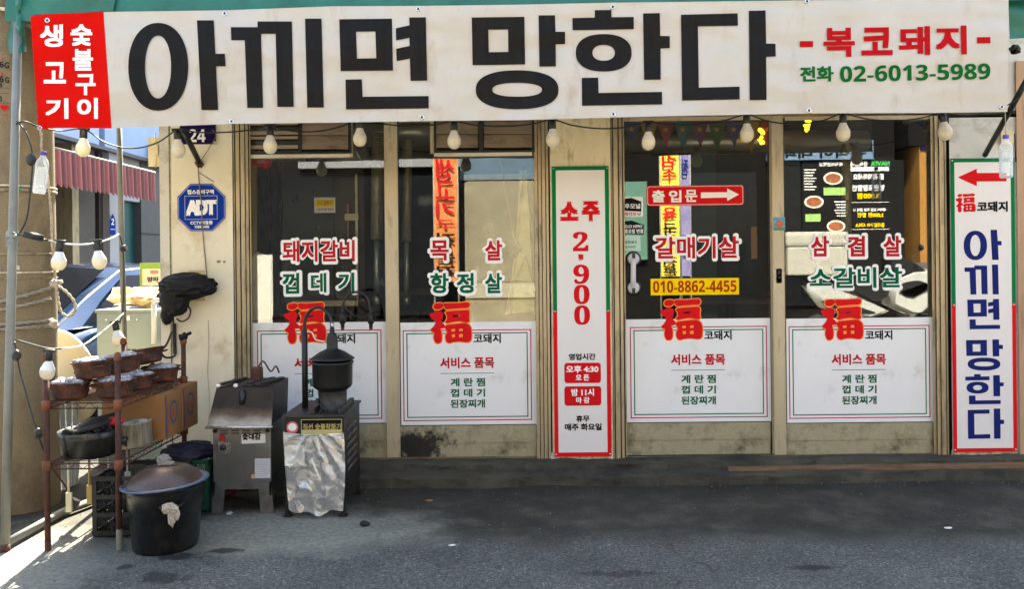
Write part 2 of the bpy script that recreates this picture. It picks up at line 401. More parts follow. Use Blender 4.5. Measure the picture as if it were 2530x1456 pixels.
def soot_spot(base, c, rad, name):
    """the same panel with a patch of soot that spattered there"""
    m = MATS[base].copy(); m.name = name; nt = m.node_tree; N = nt.nodes; L = nt.links; b = N['Principled BSDF']
    tc = N.new('ShaderNodeTexCoord'); vm = N.new('ShaderNodeMapping'); vm.inputs['Location'].default_value = (-c[0]/rad[0], -c[1]/rad[1], -c[2]/rad[2]); vm.inputs['Scale'].default_value = tuple(1/r for r in rad)
    L.new(tc.outputs['Object'], vm.inputs[0]); ln = N.new('ShaderNodeVectorMath'); ln.operation = 'LENGTH'; L.new(vm.outputs[0], ln.inputs[0])
    n = N.new('ShaderNodeTexNoise'); n.inputs['Scale'].default_value = 9; n.inputs['Detail'].default_value = 10; n.inputs['Roughness'].default_value = .75; L.new(tc.outputs['Object'], n.inputs['Vector'])
    a = N.new('ShaderNodeMath'); a.operation = 'MULTIPLY_ADD'; L.new(n.outputs['Fac'], a.inputs[0]); a.inputs[1].default_value = -2.6; a.inputs[2].default_value = 1.55
    s = N.new('ShaderNodeMath'); s.operation = 'ADD'; L.new(ln.outputs['Value'], s.inputs[0]); L.new(a.outputs[0], s.inputs[1])
    r = N.new('ShaderNodeValToRGB'); r.color_ramp.elements[0].position = .62; r.color_ramp.elements[0].color = (1, 1, 1, 1); r.color_ramp.elements[1].position = .95; r.color_ramp.elements[1].color = (0, 0, 0, 1); L.new(s.outputs[0], r.inputs[0])
    x = N.new('ShaderNodeMix'); x.data_type = 'RGBA'; L.new(r.outputs[0], x.inputs[0])
    old = b.inputs['Base Color'].links[0].from_socket; L.new(old, x.inputs[6]); x.inputs[7].default_value = (.012, .011, .01, 1); L.new(x.outputs[2], b.inputs['Base Color'])
    MATS[name] = m; return m

def slab(mb, rect, y, th, r=0, rot=True):
    mb.prism(rrect(*rect, r=r, rot=rot), lambda u, v, o: P(u, v, y-o), th); return mb

# ------------------------------------------------------------------ ground
def ground_mat():
    m = bpy.data.materials.new('street'); m.use_nodes = True; nt = m.node_tree; N = nt.nodes; L = nt.links; b = N['Principled BSDF']
    tc = N.new('ShaderNodeTexCoord'); o = tc.outputs['Object']
    def noise(s, d=5, r=.6):
        n = N.new('ShaderNodeTexNoise'); n.inputs['Scale'].default_value = s; n.inputs['Detail'].default_value = d; n.inputs['Roughness'].default_value = r; L.new(o, n.inputs['Vector']); return n.outputs['Fac']
    def ramp(f, els):
        r = N.new('ShaderNodeValToRGB')
        while len(r.color_ramp.elements) < len(els): r.color_ramp.elements.new(.5)
        for e, (p, c) in zip(r.color_ramp.elements, els): e.position = p; e.color = c if len(c) == 4 else (*c, 1)
        L.new(f, r.inputs[0]); return r.outputs[0]
    def mix(f, a, c, mode='MIX'):
        x = N.new('ShaderNodeMix'); x.data_type = 'RGBA'; x.blend_type = mode
        for s, val in ((0, f), (6, a), (7, c)):
            if isinstance(val, bpy.types.NodeSocket): L.new(val, x.inputs[s])
            else: x.inputs[s].default_value = val if not isinstance(val, tuple) or len(val) == 4 else (*val, 1)
        return x.outputs[2]
    def math_(op, a, c, d=None):
        x = N.new('ShaderNodeMath'); x.operation = op
        for i, val in enumerate((a, c, d)):
            if val is None: continue
            if isinstance(val, bpy.types.NodeSocket): L.new(val, x.inputs[i])
            else: x.inputs[i].default_value = val
        return x.outputs[0]
    # asphalt: bluish grey binder with pale and dark chips
    vo = N.new('ShaderNodeTexVoronoi'); vo.inputs['Scale'].default_value = 150; L.new(o, vo.inputs['Vector'])
    chip = ramp(vo.outputs['Color'], [(0, (.040, .041, .038)), (.5, (.088, .089, .082)), (.86, (.14, .14, .128)), (1, (.38, .36, .30))])
    asph = mix(1.0, chip, ramp(noise(2.2, 6), [(.3, (.72, .72, .74)), (.7, (1.22, 1.2, 1.18))]), 'MULTIPLY')
    asph = mix(1.0, asph, ramp(noise(60, 3), [(.3, (.55, .55, .55)), (.7, (1.4, 1.4, 1.4))]), 'MULTIPLY')
    # old cement apron in front of the shop
    vo2 = N.new('ShaderNodeTexVoronoi'); vo2.inputs['Scale'].default_value = 170; L.new(o, vo2.inputs['Vector'])
    cem = ramp(noise(3.0, 9, .68), [(.28, (.017, .015, .011)), (.5, (.042, .038, .028)), (.75, (.11, .10, .076))])
    cem = mix(1.0, cem, ramp(vo2.outputs['Color'], [(0, (.7, .7, .7)), (.7, (1, 1, 1)), (1, (1.7, 1.65, 1.5))]), 'MULTIPLY')
    sep = N.new('ShaderNodeSeparateXYZ'); L.new(o, sep.inputs[0])
    yy = math_('ADD', sep.outputs['Y'], math_('MULTIPLY', noise(1.6, 6), .55))     # ragged edge near y = -1.15
    f = ramp(math_('MULTIPLY_ADD', yy, 1.0, 1.6), [(.62, (0, 0, 0)), (.86, (1, 1, 1))])
    c = mix(f, asph, cem)
    # paler cement round the grill corner, with reflected sun painted into its colour
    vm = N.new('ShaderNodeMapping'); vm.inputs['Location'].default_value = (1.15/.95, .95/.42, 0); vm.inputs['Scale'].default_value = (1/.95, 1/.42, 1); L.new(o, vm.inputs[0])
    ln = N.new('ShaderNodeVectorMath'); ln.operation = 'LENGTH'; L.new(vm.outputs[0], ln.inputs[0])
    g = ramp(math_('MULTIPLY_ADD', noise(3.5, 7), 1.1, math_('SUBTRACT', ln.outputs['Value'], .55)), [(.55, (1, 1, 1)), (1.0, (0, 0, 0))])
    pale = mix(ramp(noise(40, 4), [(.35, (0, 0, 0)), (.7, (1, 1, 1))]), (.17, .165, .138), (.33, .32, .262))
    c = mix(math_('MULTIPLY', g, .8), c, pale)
    vm = N.new('ShaderNodeMapping'); vm.inputs['Location'].default_value = (2.3/.55, 1.5/.7, 0); vm.inputs['Scale'].default_value = (1/.55, 1/.7, 1); L.new(o, vm.inputs[0])  # paler cement at the left, coloured so the sun streak reads white
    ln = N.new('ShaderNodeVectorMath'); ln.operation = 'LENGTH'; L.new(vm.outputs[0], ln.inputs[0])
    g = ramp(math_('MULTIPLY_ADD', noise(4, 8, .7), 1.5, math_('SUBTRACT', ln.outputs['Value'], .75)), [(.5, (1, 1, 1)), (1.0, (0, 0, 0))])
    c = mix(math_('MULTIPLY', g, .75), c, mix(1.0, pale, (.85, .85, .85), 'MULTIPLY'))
    # hairline cracks in the asphalt
    vc = N.new('ShaderNodeTexVoronoi'); vc.feature = 'DISTANCE_TO_EDGE'; vc.inputs['Scale'].default_value = 1.1
    nv = N.new('ShaderNodeTexNoise'); nv.inputs['Scale'].default_value = 3; nv.inputs['Detail'].default_value = 6; L.new(o, nv.inputs['Vector'])
    mv = N.new('ShaderNodeMix'); mv.data_type = 'RGBA'; mv.inputs[0].default_value = .35; L.new(o, mv.inputs[6]); L.new(nv.outputs['Color'], mv.inputs[7]); L.new(mv.outputs[2], vc.inputs['Vector'])
    c = mix(math_('MULTIPLY', ramp(vc.outputs['Distance'], [(.0, (1, 1, 1)), (.007, (0, 0, 0))]), ramp(noise(1.7), [(.5, (0, 0, 0)), (.6, (.8, .8, .8))])), c, (.018, .017, .016))
    # damp grime gathered along the foot of the step
    yg_ = math_('ADD', sep.outputs['Y'], math_('MULTIPLY', noise(3.2, 8, .7), .42))
    gr = ramp(math_('ADD', yg_, 1.0), [(.72, (0, 0, 0)), (.92, (1, 1, 1))])
    c = mix(math_('MULTIPLY', gr, .62), c, (.020, .019, .016))
    # oily stains
    st = ramp(noise(1.1, 7, .7), [(.60, (0, 0, 0)), (.72, (1, 1, 1))])
    c = mix(math_('MULTIPLY', st, .55), c, (.022, .021, .019))
    def stain(x, y, rx, ry, k, col=(.012, .011, .010)):
        nonlocal c
        vm = N.new('ShaderNodeMapping'); vm.inputs['Location'].default_value = (-x/rx, -y/ry, 0); vm.inputs['Scale'].default_value = (1/rx, 1/ry, 1); L.new(o, vm.inputs[0])
        ln = N.new('ShaderNodeVectorMath'); ln.operation = 'LENGTH'; L.new(vm.outputs[0], ln.inputs[0])
        g = ramp(math_('MULTIPLY_ADD', noise(11, 9, .72), 2.6, math_('SUBTRACT', ln.outputs['Value'], 1.32)), [(.50, (1, 1, 1)), (.80, (0, 0, 0))])
        c = mix(math_('MULTIPLY', g, k), c, col)
    for (u, v, rx, ry, k) in ((440, 1378, .16, .07, .9), (400, 1430, .13, .09, .75), (310, 1405, .05, .04, .8), (560, 1362, .14, .05, .8), (2010, 1405, .16, .04, .8), (1530, 1418, .25, .05, .55)):
        q = G(u, v); stain(q.x, q.y, rx, ry, k)
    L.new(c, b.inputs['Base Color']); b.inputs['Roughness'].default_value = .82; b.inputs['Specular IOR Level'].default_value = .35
    bp = N.new('ShaderNodeBump'); bp.inputs['Strength'].default_value = .55; bp.inputs['Distance'].default_value = .006
    L.new(math_('ADD', vo.outputs['Distance'], noise(90, 3)), bp.inputs['Height']); L.new(bp.outputs[0], b.inputs['Normal'])
    return m
g = MB(); n = 90
xs = [-400, -60, -14] + [-5+10*i/n for i in range(n+1)] + [14, 60, 400]; ys = [-400, -60, -14, -6] + [-4+4.2*i/50 for i in range(51)] + [1, 4, 14, 60, 400]
def gz(x, y):
    return (.010*mnoise.noise(Vector((x*1.3, y*1.7, 0))) + .004*mnoise.noise(Vector((x*5, y*5, 3)))) if (-4 <= y <= .3 and -5 <= x <= 5) else 0
vs = [(x, y, gz(x, y)) for y in ys for x in xs]; W = len(xs)
g.quadmesh(vs, [(j*W+i, j*W+i+1, (j+1)*W+i+1, (j+1)*W+i) for j in range(len(ys)-1) for i in range(W-1)], True)
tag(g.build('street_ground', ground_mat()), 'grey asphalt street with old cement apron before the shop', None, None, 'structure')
# worn cement step under the doors
mat('step', lin(76, 71, 58), .85, var=.3, scale=4, dirt=lin(34, 32, 28), dirt_amt=.5, dirt_scale=4.5, fine=.4, bump=.8, bump_scale=30, stretch=(.5, 1, 1))
g = MB(); n = 420; prof = [(-.20, -.02), (-.19, .055), (-.165, .068), (-.10, .078), (-.085, .112), (-.06, .118), (.12, .118)]
vs = []; 
for i in range(n+1):
    x = -1.86+5.6*i/n
    for j, (y, z) in enumerate(prof):
        w = .030*mnoise.noise(Vector((x*2.3, j*.7, 0)))+.018*mnoise.noise(Vector((x*7, j*1.1, 5)))+.012*mnoise.noise(Vector((x*21, j*1.6, 8)))
        vs.append((x, y+w*(j < 6), z+(w*.45 if 0 < j < 6 else 0)))
K = len(prof)
g.quadmesh(vs, [(i*K+j, i*K+j+1, (i+1)*K+j+1, (i+1)*K+j) for i in range(n) for j in range(K-1)])
tag(g.build('doorstep', MATS['step']), 'worn dark cement step under the glass doors', None, None, 'structure')
mb = MB(); mb.box(P(2165, 1155, -.125)+Vector((0, 0, -.004)), (1.84, .05, .034), Matrix.Rotation(R(-.3), 3, 'Y'), .003)
tag(mb.build('wood_plank', MATS['wood_plank']), 'long weathered wooden plank lying along the cement step at right', 'plank')

# ------------------------------------------------------------------ the shop
shop = thing('shop_building', 'cream walled grill shop front with aluminium framed glass doors', 'shop', (0, 1.5, 0))
XL, XR = P(397, 700, 0).x, P(2560, 700, 0).x
b = MB(); slab(b, (427, 296, 580, 1190), 0, .14); b.build('wall', MATS['cream'], shop)
b = MB(); slab(b, (397, 296, 427.5, 1190), .03, .14); b.build('corner_post', MATS['grey_wall'], shop)
b = MB(); slab(b, (420, 296, 424, 1150), .0285, .02); b.build('moss_strip', mat('moss', lin(126, 124, 92), .9, var=.4, scale=30, dirt=lin(60, 66, 40), dirt_amt=.4, dirt_scale=20), shop)
b = MB(); slab(b, (1361, 290, 1513, 1145), 0, .14); b.build('pillar', MATS['cream_pillar'], shop)
b = MB(); slab(b, (2348, 290, 2516, 1128), 0, .14); b.build('wall', MATS['grey_wall'], shop)
b = MB(); slab(b, (2514, 150, 2640, 1150), -.02, .2); b.build('wall', mat('tan_wall', lin(176, 142, 112), .8, var=.1, scale=3, dirt=lin(120, 88, 64), dirt_amt=.25, stretch=(4, 1, .3)), shop)
b = MB(); slab(b, (1361, 1118, 1513, 1148), -.004, .02); b.build('plinth', mat('plinth_white', lin(206, 200, 186), .8, var=.2, scale=12, dirt=lin(60, 56, 48), dirt_amt=.4, dirt_scale=14), shop)
b = MB(); slab(b, (2350, 1112, 2516, 1131), -.004, .02); b.build('plinth', MATS['plinth_white'], shop)
b = MB(); b.bb(XL, 5.2, 0, .2, 2.30, 4.6); b.build('upper_wall', MATS['grey_wall'], shop)
b = MB(); b.bb(XL, XL+.15, .2, 3.2, -.1, 4.6); b.bb(XR+1.8, XR+1.95, .2, 3.2, -.1, 4.6); b.build_each('side_wall', MATS['grey_wall'], shop)
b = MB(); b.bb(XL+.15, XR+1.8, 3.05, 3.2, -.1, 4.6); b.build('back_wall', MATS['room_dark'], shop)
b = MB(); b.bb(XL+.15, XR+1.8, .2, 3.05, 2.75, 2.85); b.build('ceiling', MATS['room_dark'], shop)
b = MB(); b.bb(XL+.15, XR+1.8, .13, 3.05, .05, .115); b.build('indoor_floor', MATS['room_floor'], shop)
b = MB(); b.bb(XL-.1, 5.3, -.1, 3.3, 4.6, 4.75); b.build('roof', MATS['grey_wall'], shop)
# ribbed aluminium jambs either side of the openings
def jamb(name, u0, u1, v0, v1, ribs):
    b = MB(); d = MB(); k = u0
    for (w, yy, dark) in ribs:
        (d if dark else b).b.verts
        slab(d if dark else b, (k, v0, k+w, v1), yy, .12-yy); k += w
    o = b.build(name, MATS['alu'], shop); d.build('groove', MATS['groove'], o)
jamb('door_frame', 577, 622, 290, 1142, [(5, .0, 0), (3, .03, 1), (9, .005, 0), (3, .04, 1), (10, .01, 0), (2, .04, 1), (7, .02, 0), (3, .045, 1), (3, .03, 0)])
jamb('door_frame', 1322, 1363, 288, 1142, [(8, .02, 0), (2, .045, 1), (7, .015, 0), (2, .04, 1), (8, .005, 0), (2, .04, 1), (6, .0, 0), (6, .06, 1)])
jamb('door_frame', 1511, 1545, 288, 1142, [(4, .0, 0), (3, .04, 1), (11, .0, 0), (3, .04, 1), (7, .01, 0), (3, .05, 1), (3, .03, 0)])
jamb('door_frame', 2302, 2350, 286, 1138, [(8, .03, 0), (2, .05, 1), (9, .015, 0), (2, .04, 1), (11, .005, 0), (2, .04, 1), (4, .01, 0), (10, .07, 1)])
b = MB()
slab(b, (620, 1131, 1325, 1139), .03, .10); slab(b, (1540, 1125, 2305, 1132), .03, .10)
b.build('door_track', mat('track', lin(120, 100, 74), .6, .2, var=.3, scale=10, dirt=lin(50, 44, 36), dirt_amt=.4, dirt_scale=14, stretch=(.4, 2, 2)), shop)
b = MB()
for (u, v) in ((849, 1023), (880, 1025)):
    q = P(u*.6332, 0, 0)
for (u, v, r) in ((853, 642, 5), (541, 646, 3)): pass
slab(b, (535, 643, 545, 650), -.003, .006, r=3); slab(b, (551, 644, 557, 650), -.003, .006, r=2)
b.build('wall_plug', mat('plug_grey', lin(130, 122, 104), .8), shop)

# ------------------------------------------------------------------ glass doors with their stickers
FU_PTS = dict(
 dot=[(395, 70), (400, 48), (420, 38), (455, 36), (472, 52), (462, 74), (438, 86), (410, 84)],
 bar=[(482, 72), (478, 42), (495, 36), (570, 36), (650, 29), (672, 36), (676, 56), (660, 74), (600, 76), (520, 84), (495, 84)],
 left=[(366, 132), (372, 116), (400, 112), (412, 100), (440, 98), (468, 110), (470, 140), (458, 176), (470, 190), (484, 206), (482, 226), (462, 232), (452, 236), (462, 282), (456, 330), (436, 344), (412, 338), (398, 300), (402, 262), (384, 254), (374, 238), (396, 214), (410, 186), (402, 166), (384, 158)],
 mid=[(486, 108), (520, 98), (600, 92), (652, 88), (674, 102), (670, 150), (676, 170), (660, 184), (600, 176), (540, 182), (504, 190), (486, 180), (500, 160), (498, 130)],
 midhole=[(543, 132), (600, 124), (596, 138), (548, 144)],
 low=[(484, 222), (500, 204), (560, 196), (630, 190), (668, 200), (688, 232), (690, 300), (678, 330), (650, 336), (600, 330), (548, 334), (520, 342), (496, 330), (488, 290), (500, 262), (494, 240)],
 h1=[(534, 236), (562, 234), (562, 252), (536, 254)], h2=[(594, 234), (622, 230), (622, 250), (596, 252)],
 h3=[(538, 276), (562, 274), (562, 298), (540, 300)], h4=[(594, 274), (622, 272), (622, 296), (596, 298)])
def emblem(rect, y, parent, edge='orange_edge', ink='sign_red', name='emblem', grow=11):
    u0, v0, u1, v1 = rect; k = (u1-u0)/330.0; kv = (v1-v0)/318.0
    M = lambda p: (u0+(p[0]-363)*k, v0+(p[1]-28)*kv)
    a = MB(); e = MB()
    for key, holes in (('dot', ()), ('bar', ()), ('left', ()), ('mid', ('midhole',)), ('low', ('h1', 'h2', 'h3', 'h4'))):
        o = smooth_poly(FU_PTS[key], 3)
        a.prism([M(p) for p in o], lambda u, v, q: P(u, v, y-.0012-q), 0, [[M(p) for p in FU_PTS[h]] for h in holes])
        cx = sum(p[0] for p in o)/len(o); 
        if edge:
            # outline: every contour point pushed outwards
            nn = len(o); ar = sum(o[i][0]*o[(i+1) % nn][1]-o[(i+1) % nn][0]*o[i][1] for i in range(nn)); sg = 1 if ar > 0 else -1; out = []
            for i in range(nn):
                t = Vector(o[(i+1) % nn])-Vector(o[i-1]); t.normalize() if t.length else None
                out.append((o[i][0]+t.y*grow*.62*sg, o[i][1]-t.x*grow*.62*sg))
            e.prism([M(p) for p in out], lambda u, v, q: P(u, v, y-.0006-q), 0, [[M(p) for p in FU_PTS['midhole']]] if key == 'mid' else ())
    o = a.build(name, MATS[ink], parent)
    if edge: e.build('outline', MATS[edge], o)
    else: e.b.free()
    return o
def text_part(name, items, y, ink, parent, bold=.02, off=.0008, halo=None, halo_ink='white_ink'):
    a = MB(); h = MB()
    for it in items:
        body, rect = it[0], it[1]; kw = it[2] if len(it) > 2 else {}
        letters(a, body, rect, onplane(y), bold=kw.get('bold', bold), off=off+(.0006 if halo else 0), rot=kw.get('rot', 0), mirror=kw.get('mirror', False))
        if halo:
            gu, gv = halo
            hb = kw.get('bold', bold)
            letters(h, body, (rect[0]-gu, rect[1]-gu, rect[2]+gu, rect[3]+gu), onplane(y), bold=hb, halo=gv, off=off, step=.00002, rot=kw.get('rot', 0))
    o = a.build(name, MATS[ink], parent)
    if halo: h.build('outline', MATS[halo_ink], o)
    else: h.b.free()
    return o
DOORS = []
def door(label, frame, glass, yf, poster, du, dv, soot=None):
    """frame: outer picture rectangle; glass: opening; yf: front face of the stiles"""
    u0, v0, u1, v1 = frame; g0, h0, g1, h1 = glass
    q = P((u0+u1)/2, v1, yf)
    d = thing('sliding_door', label, 'glass door', q)
    b = MB()
    if g0-u0 > 2: slab(b, (u0, v0, g0, v1), yf, .035)
    if u1-g1 > 2: slab(b, (g1, v0, u1, v1), yf, .035)
    slab(b, (g0, v0, g1, h0), yf+.002, .03)
    if b.b.verts: b.build('frame', MATS['alu_light'], d)
    vm = h1+ (v1-h1)*.52
    b = MB(); slab(b, (g0, h1, g1, vm-.8), yf+.004, .03); slab(b, (g0, vm+.8, g1, v1), yf+.006, .03); slab(b, (g0, vm-2, g1, vm+2), yf+.012, .02)
    m = MATS['rail']
    if soot: m = soot_spot('rail', soot[0]-q, soot[1], 'rail_sooty')
    b.build('bottom_rail', m, d)
    b = MB(); slab(b, (g0-3, h0, g1+3, h1), yf+.012, .005); b.build('glass_pane', MATS['door_glass'], d)
    # rubber gasket
    b = MB()
    for rc in ((g0, h0, g0+2.2, h1), (g1-2.2, h0, g1, h1), (g0+2.2, h1-2.2, g1-2.2, h1)): slab(b, rc, yf+.008, .004)
    b.build('gasket', MATS['groove'], d)
    yg = yf+.012
    p = MB(); slab(p, poster, yg-.0016, .0008); po = p.build('poster', MATS['poster'], d)
    a0, b0, a1, b1 = poster
    p = MB(); o, h = rim(a0+10.5, b0+19, a1-14, b1-11, 2.6); p.prism(o, onplane(yg-.0022), 0, h); p.build('border', MATS['line_red'], po)
    p = MB(); o, h = rim(a0+19.5, b0+26.5, a1-23, b1-19, 2.6); p.prism(o, onplane(yg-.0022), 0, h); p.build('border', MATS['green'], po)
    S = lambda a, b_, c, e: (a+du, b_+dv, c+du, e+dv)
    text_part('lettering', [('코돼지', S(1169.6, 825, 1237, 848.5))], yg-.0022, 'ink', po, .03)
    text_part('lettering', [('서비스 품목', S(1087, 883, 1221, 910.5))], yg-.0022, 'deep_red', po, .035)
    t = [('계 란 찜', S(1112.7, 934.5, 1198, 955.5)), ('껍 데 기', S(1112.7, 961, 1198, 981.5)), ('된장찌개', S(1112.7, 987.5, 1198, 1008.5))]
    text_part('lettering', t, yg-.0022, 'text_green', po, .03)
    p = MB(); slab(p, S(1088, 922.2, 1220, 923.6), yg-.0022, 0); p.build('rule_line', MATS['text_green'], po)
    emblem(S(1060, 746.5, 1165.5, 849.5), yg-.003, d)
    DOORS.append(d); return d, yg
HL = (4.2, .055)
d1, y1 = door('glass sliding door lettered in red and green behind the charcoal burner', (618, 292, 956, 1134), (620, 300, 956, 1049), .075, (625, 797, 957, 1048), -360, .5)
text_part('lettering', [('돼지갈비', (698, 594, 876, 647))], y1-.002, 'deep_red', d1, .025, halo=HL)
text_part('lettering', [('껍', (698, 675, 739, 726)), ('데', (768, 675, 806, 723)), ('기', (835, 674, 875, 722))], y1-.002, 'text_green', d1, .03, halo=HL)
c = P(1022, 1100, .056)
d2, y2 = door('glass sliding door with soot splashed across its bottom rail', (952, 290, 1326, 1137), (985, 300, 1325, 1052), .045, (985, 796, 1327, 1051), 0, 0, soot=(c, (.40, 1.0, .19)))
text_part('lettering', [('목', (1063, 594, 1108, 644)), ('살', (1198, 594, 1240, 644))], y2-.002, 'deep_red', d2, .03, halo=HL)
text_part('lettering', [('항', (1063, 675, 1108, 725)), ('정', (1128, 675, 1170, 725)), ('살', (1198, 675, 1240, 725))], y2-.002, 'text_green', d2, .03, halo=HL)
d3, y3 = door('glass sliding door with a red arrow sticker and a yellow phone number', (1538, 288, 1913, 1128), (1541, 298, 1903, 1045), .075, (1546, 788, 1909, 1044), 570, -8)
text_part('lettering', [('갈매기살', (1618, 585, 1825, 639))], y3-.002, 'deep_red', d3, .025, halo=HL)
b = MB(); slab(b, (1597, 458, 1837, 508), y3-.002, .0008, r=7); st = b.build('arrow_sticker', MATS['red'], d3)
b = MB(); o = rrect(1598.5, 459.5, 1835.5, 506.5, 6); h = [rrect(1600.3, 461.3, 1833.7, 504.7, 5)]; b.prism(o, onplane(y3-.0024), 0, h); b.build('border', mat('pink_edge', lin(226, 170, 172), .5), st)
text_part('lettering', [('출', (1610, 470, 1642, 500)), ('입', (1652, 470, 1683, 500)), ('문', (1692, 469, 1722, 499))], y3-.0025, 'white_ink', st, .03)
b = MB(); b.prism([(1731, 475.5), (1796, 475), (1796, 465.5), (1825, 480.5), (1796, 496.5), (1796, 488), (1731, 489.5)], onplane(y3-.0028), 0); b.build('arrow', MATS['white_ink'], st)
b = MB(); slab(b, (1607, 688, 1825, 729), y3-.002, .0008); st = b.build('phone_sticker', MATS['yellow'], d3)
text_part('lettering', [('010-8862-4455', (1613, 693.5, 1819, 722.5))], y3-.0024, 'brick_red', st, .03)
# suction grip handle
b = MB()
for v in (640, 711): b.lathe([(.044, 0), (.050, .004), (.050, .010), (.036, .018), (0, .018)], P(1564, v, y3-.002), 24, Matrix.Rotation(R(90), 3, 'X'))
hd = b.build('grip_handle', MATS['black_plastic'], d3)
b = MB()
for v in (640, 711): b.lathe([(.038, 0), (.038, .012), (.030, .022), (0, .024)], P(1564, v, y3-.016), 24, Matrix.Rotation(R(90), 3, 'X'))
b.tube(spline([P(1564, 642, y3-.03), P(1564, 655, y3-.05), P(1564, 676, y3-.058), P(1564, 697, y3-.05), P(1564, 709, y3-.03)], 5), .017, 10)
b.build('grip_bar', mat('grip_grey', lin(196, 192, 196), .4, var=.05), hd)
b = MB(); 
for v in (634, 718): slab(b, (1561, v-8, 1569, v+8), y3-.041, .003)
b.build('grip_tab', MATS['black_plastic'], hd)
# small decals seen at the door's edge
b = MB(); slab(b, (1541, 486, 1588, 536), y3-.0016, .0006, r=4); st = b.build('door_sticker', MATS['paper'], d3)
b = MB(); b.prism([(1541, 491), (1560, 489), (1584, 498), (1584, 523), (1541, 521)], onplane(y3-.002), 0); b.build('sticker_field', MATS['ink'], st)
text_part('lettering', [('우모넓', (1543, 503, 1581, 516), dict(mirror=False))], y3-.0024, 'white_ink', st, .02)
text_part('lettering', [('남성전용', (1543, 524, 1582, 533), dict(mirror=True))], y3-.0024, 'deep_red', st, .02)
b = MB(); b.prism([(1541, 547), (1560, 545), (1590, 556), (1590, 580), (1541, 578)], onplane(y3-.0018), 0); st = b.build('door_sticker', MATS['ink'], d3)
text_part('lettering', [('OPEN CLO', (1543, 556, 1586, 563), dict(mirror=True)), ('휴요일 변경', (1543, 566, 1588, 577))], y3-.0022, 'white_ink', st, .02)
b = MB(); slab(b, (1541, 583, 1582, 620), y3-.0016, .0006); st = b.build('door_sticker', mat('mint_paper', lin(176, 206, 190), .6), d3)
text_part('lettering', [('오늘요일', (1543, 594, 1574, 602), dict(mirror=True)), ('저녁시간', (1543, 607, 1570, 614), dict(mirror=True))], y3-.002, 'ink', st, .01)
d4, y4 = door('glass sliding door with a door lock and the reflected scooter', (1909, 286, 2306, 1128), (1938, 296, 2304, 1046), .045, (1938, 786, 2311, 1045), 967, -8.5)
text_part('lettering', [('삼', (2003, 583, 2048, 634)), ('겹', (2093, 583, 2136, 634)), ('살', (2182, 583, 2226, 634))], y4-.002, 'deep_red', d4, .03, halo=HL)
text_part('lettering', [('소갈비살', (2000, 661, 2228, 712))], y4-.002, 'text_green', d4, .025, halo=HL)
b = MB(); slab(b, (1917, 664, 1931, 700), .045, .006, r=3); lk = b.build('door_lock', mat('lock_grey', lin(150, 148, 140), .4, .5), d4)
b = MB(); b.lathe([(.010, 0), (.010, .008), (0, .008)], P(1924, 686, .04), 12, Matrix.Rotation(R(90), 3, 'X')); slab(b, (1921, 669, 1927, 678), .039, .003); b.build('keyhole', MATS['black_plastic'], lk)
b = MB(); slab(b, (1910, 537, 1939, 570), .044, .0012); st = b.build('picture_sticker', mat('pic_blue', lin(66, 150, 176), .5, var=.3, scale=30), d4)
b = MB(); b.prism(smooth_poly([(1914, 553), (1922, 544), (1934, 548), (1937, 557), (1928, 562), (1919, 560)]), onplane(.0424), 0); b.build('picture_flower', mat('pic_red', lin(186, 96, 80), .5, var=.3, scale=60), st)
b = MB(); slab(b, (1910.5, 563, 1938.5, 569.5), .0424, 0); b.build('picture_leaf', mat('pic_green', lin(84, 120, 54), .5, var=.4, scale=60), st)
# louvred fan hoods in the first two doors
def louver(d, rect, y, cells, bar, post=None):
    u0, v0, u1, v1 = rect
    b = MB(); o, h = rim(u0, v0, u1, v1, 5); b.prism(o, onplane(y-.03), .05, h); lv = b.build('vent_frame', MATS['black_metal'], d)
    s = MB(); dk = MB()
    for (c0, c1, op) in cells:
        k = (v1-v0-14)/2.0
        for i in range(2):
            a = v0+4+i*k
            if op:
                slab(s, (c0, a+2, c1, a+9), y-.022, .004); slab(s, (c0, a+k-11, c1, a+k-2), y-.02, .004)
            else:
                n0 = [P(c0, a+1, y+.005), P(c1, a+1, y+.005), P(c1, a+k-1, y-.035), P(c0, a+k-1, y-.035)]
                n1 = [p+Vector((0, .004, .003)) for p in n0]
                s.quadmesh(n0+n1, [(0, 1, 2, 3), (7, 6, 5, 4), (0, 4, 5, 1), (2, 6, 7, 3), (1, 5, 6, 2), (0, 3, 7, 4)])
    s.build('slat', MATS['slat'], lv)
    for c in cells[1:]:
        slab(dk, (cells[0][1]+3, v0+3, c[0]-3, v1-3), y-.028, .02)
    slab(dk, (u0+4, v0+3, u1-4, v1-3), y+.03, .004); dk.build('fan_box', MATS['groove'], lv)
    b = MB(); slab(b, bar, y-.02, .05); b.build('sill_bar', mat('bar_white', lin(214, 206, 190), .5, var=.06, dirt=lin(150, 130, 100), dirt_amt=.2), d)
    if post: b = MB(); slab(b, post, y-.02, .05); b.build('vent_post', MATS['alu_light'], d)
louver(d1, (608, 296, 868, 380), y1-.02, [(612, 736, 1), (746, 860, 0)], (619, 381, 865, 390), (864, 296, 871, 388))
louver(d2, (1072, 294, 1320, 376), y2-.02, [(1077, 1180, 0), (1196, 1314, 0)], (1072, 377, 1314, 386), (1062, 290, 1071, 379))
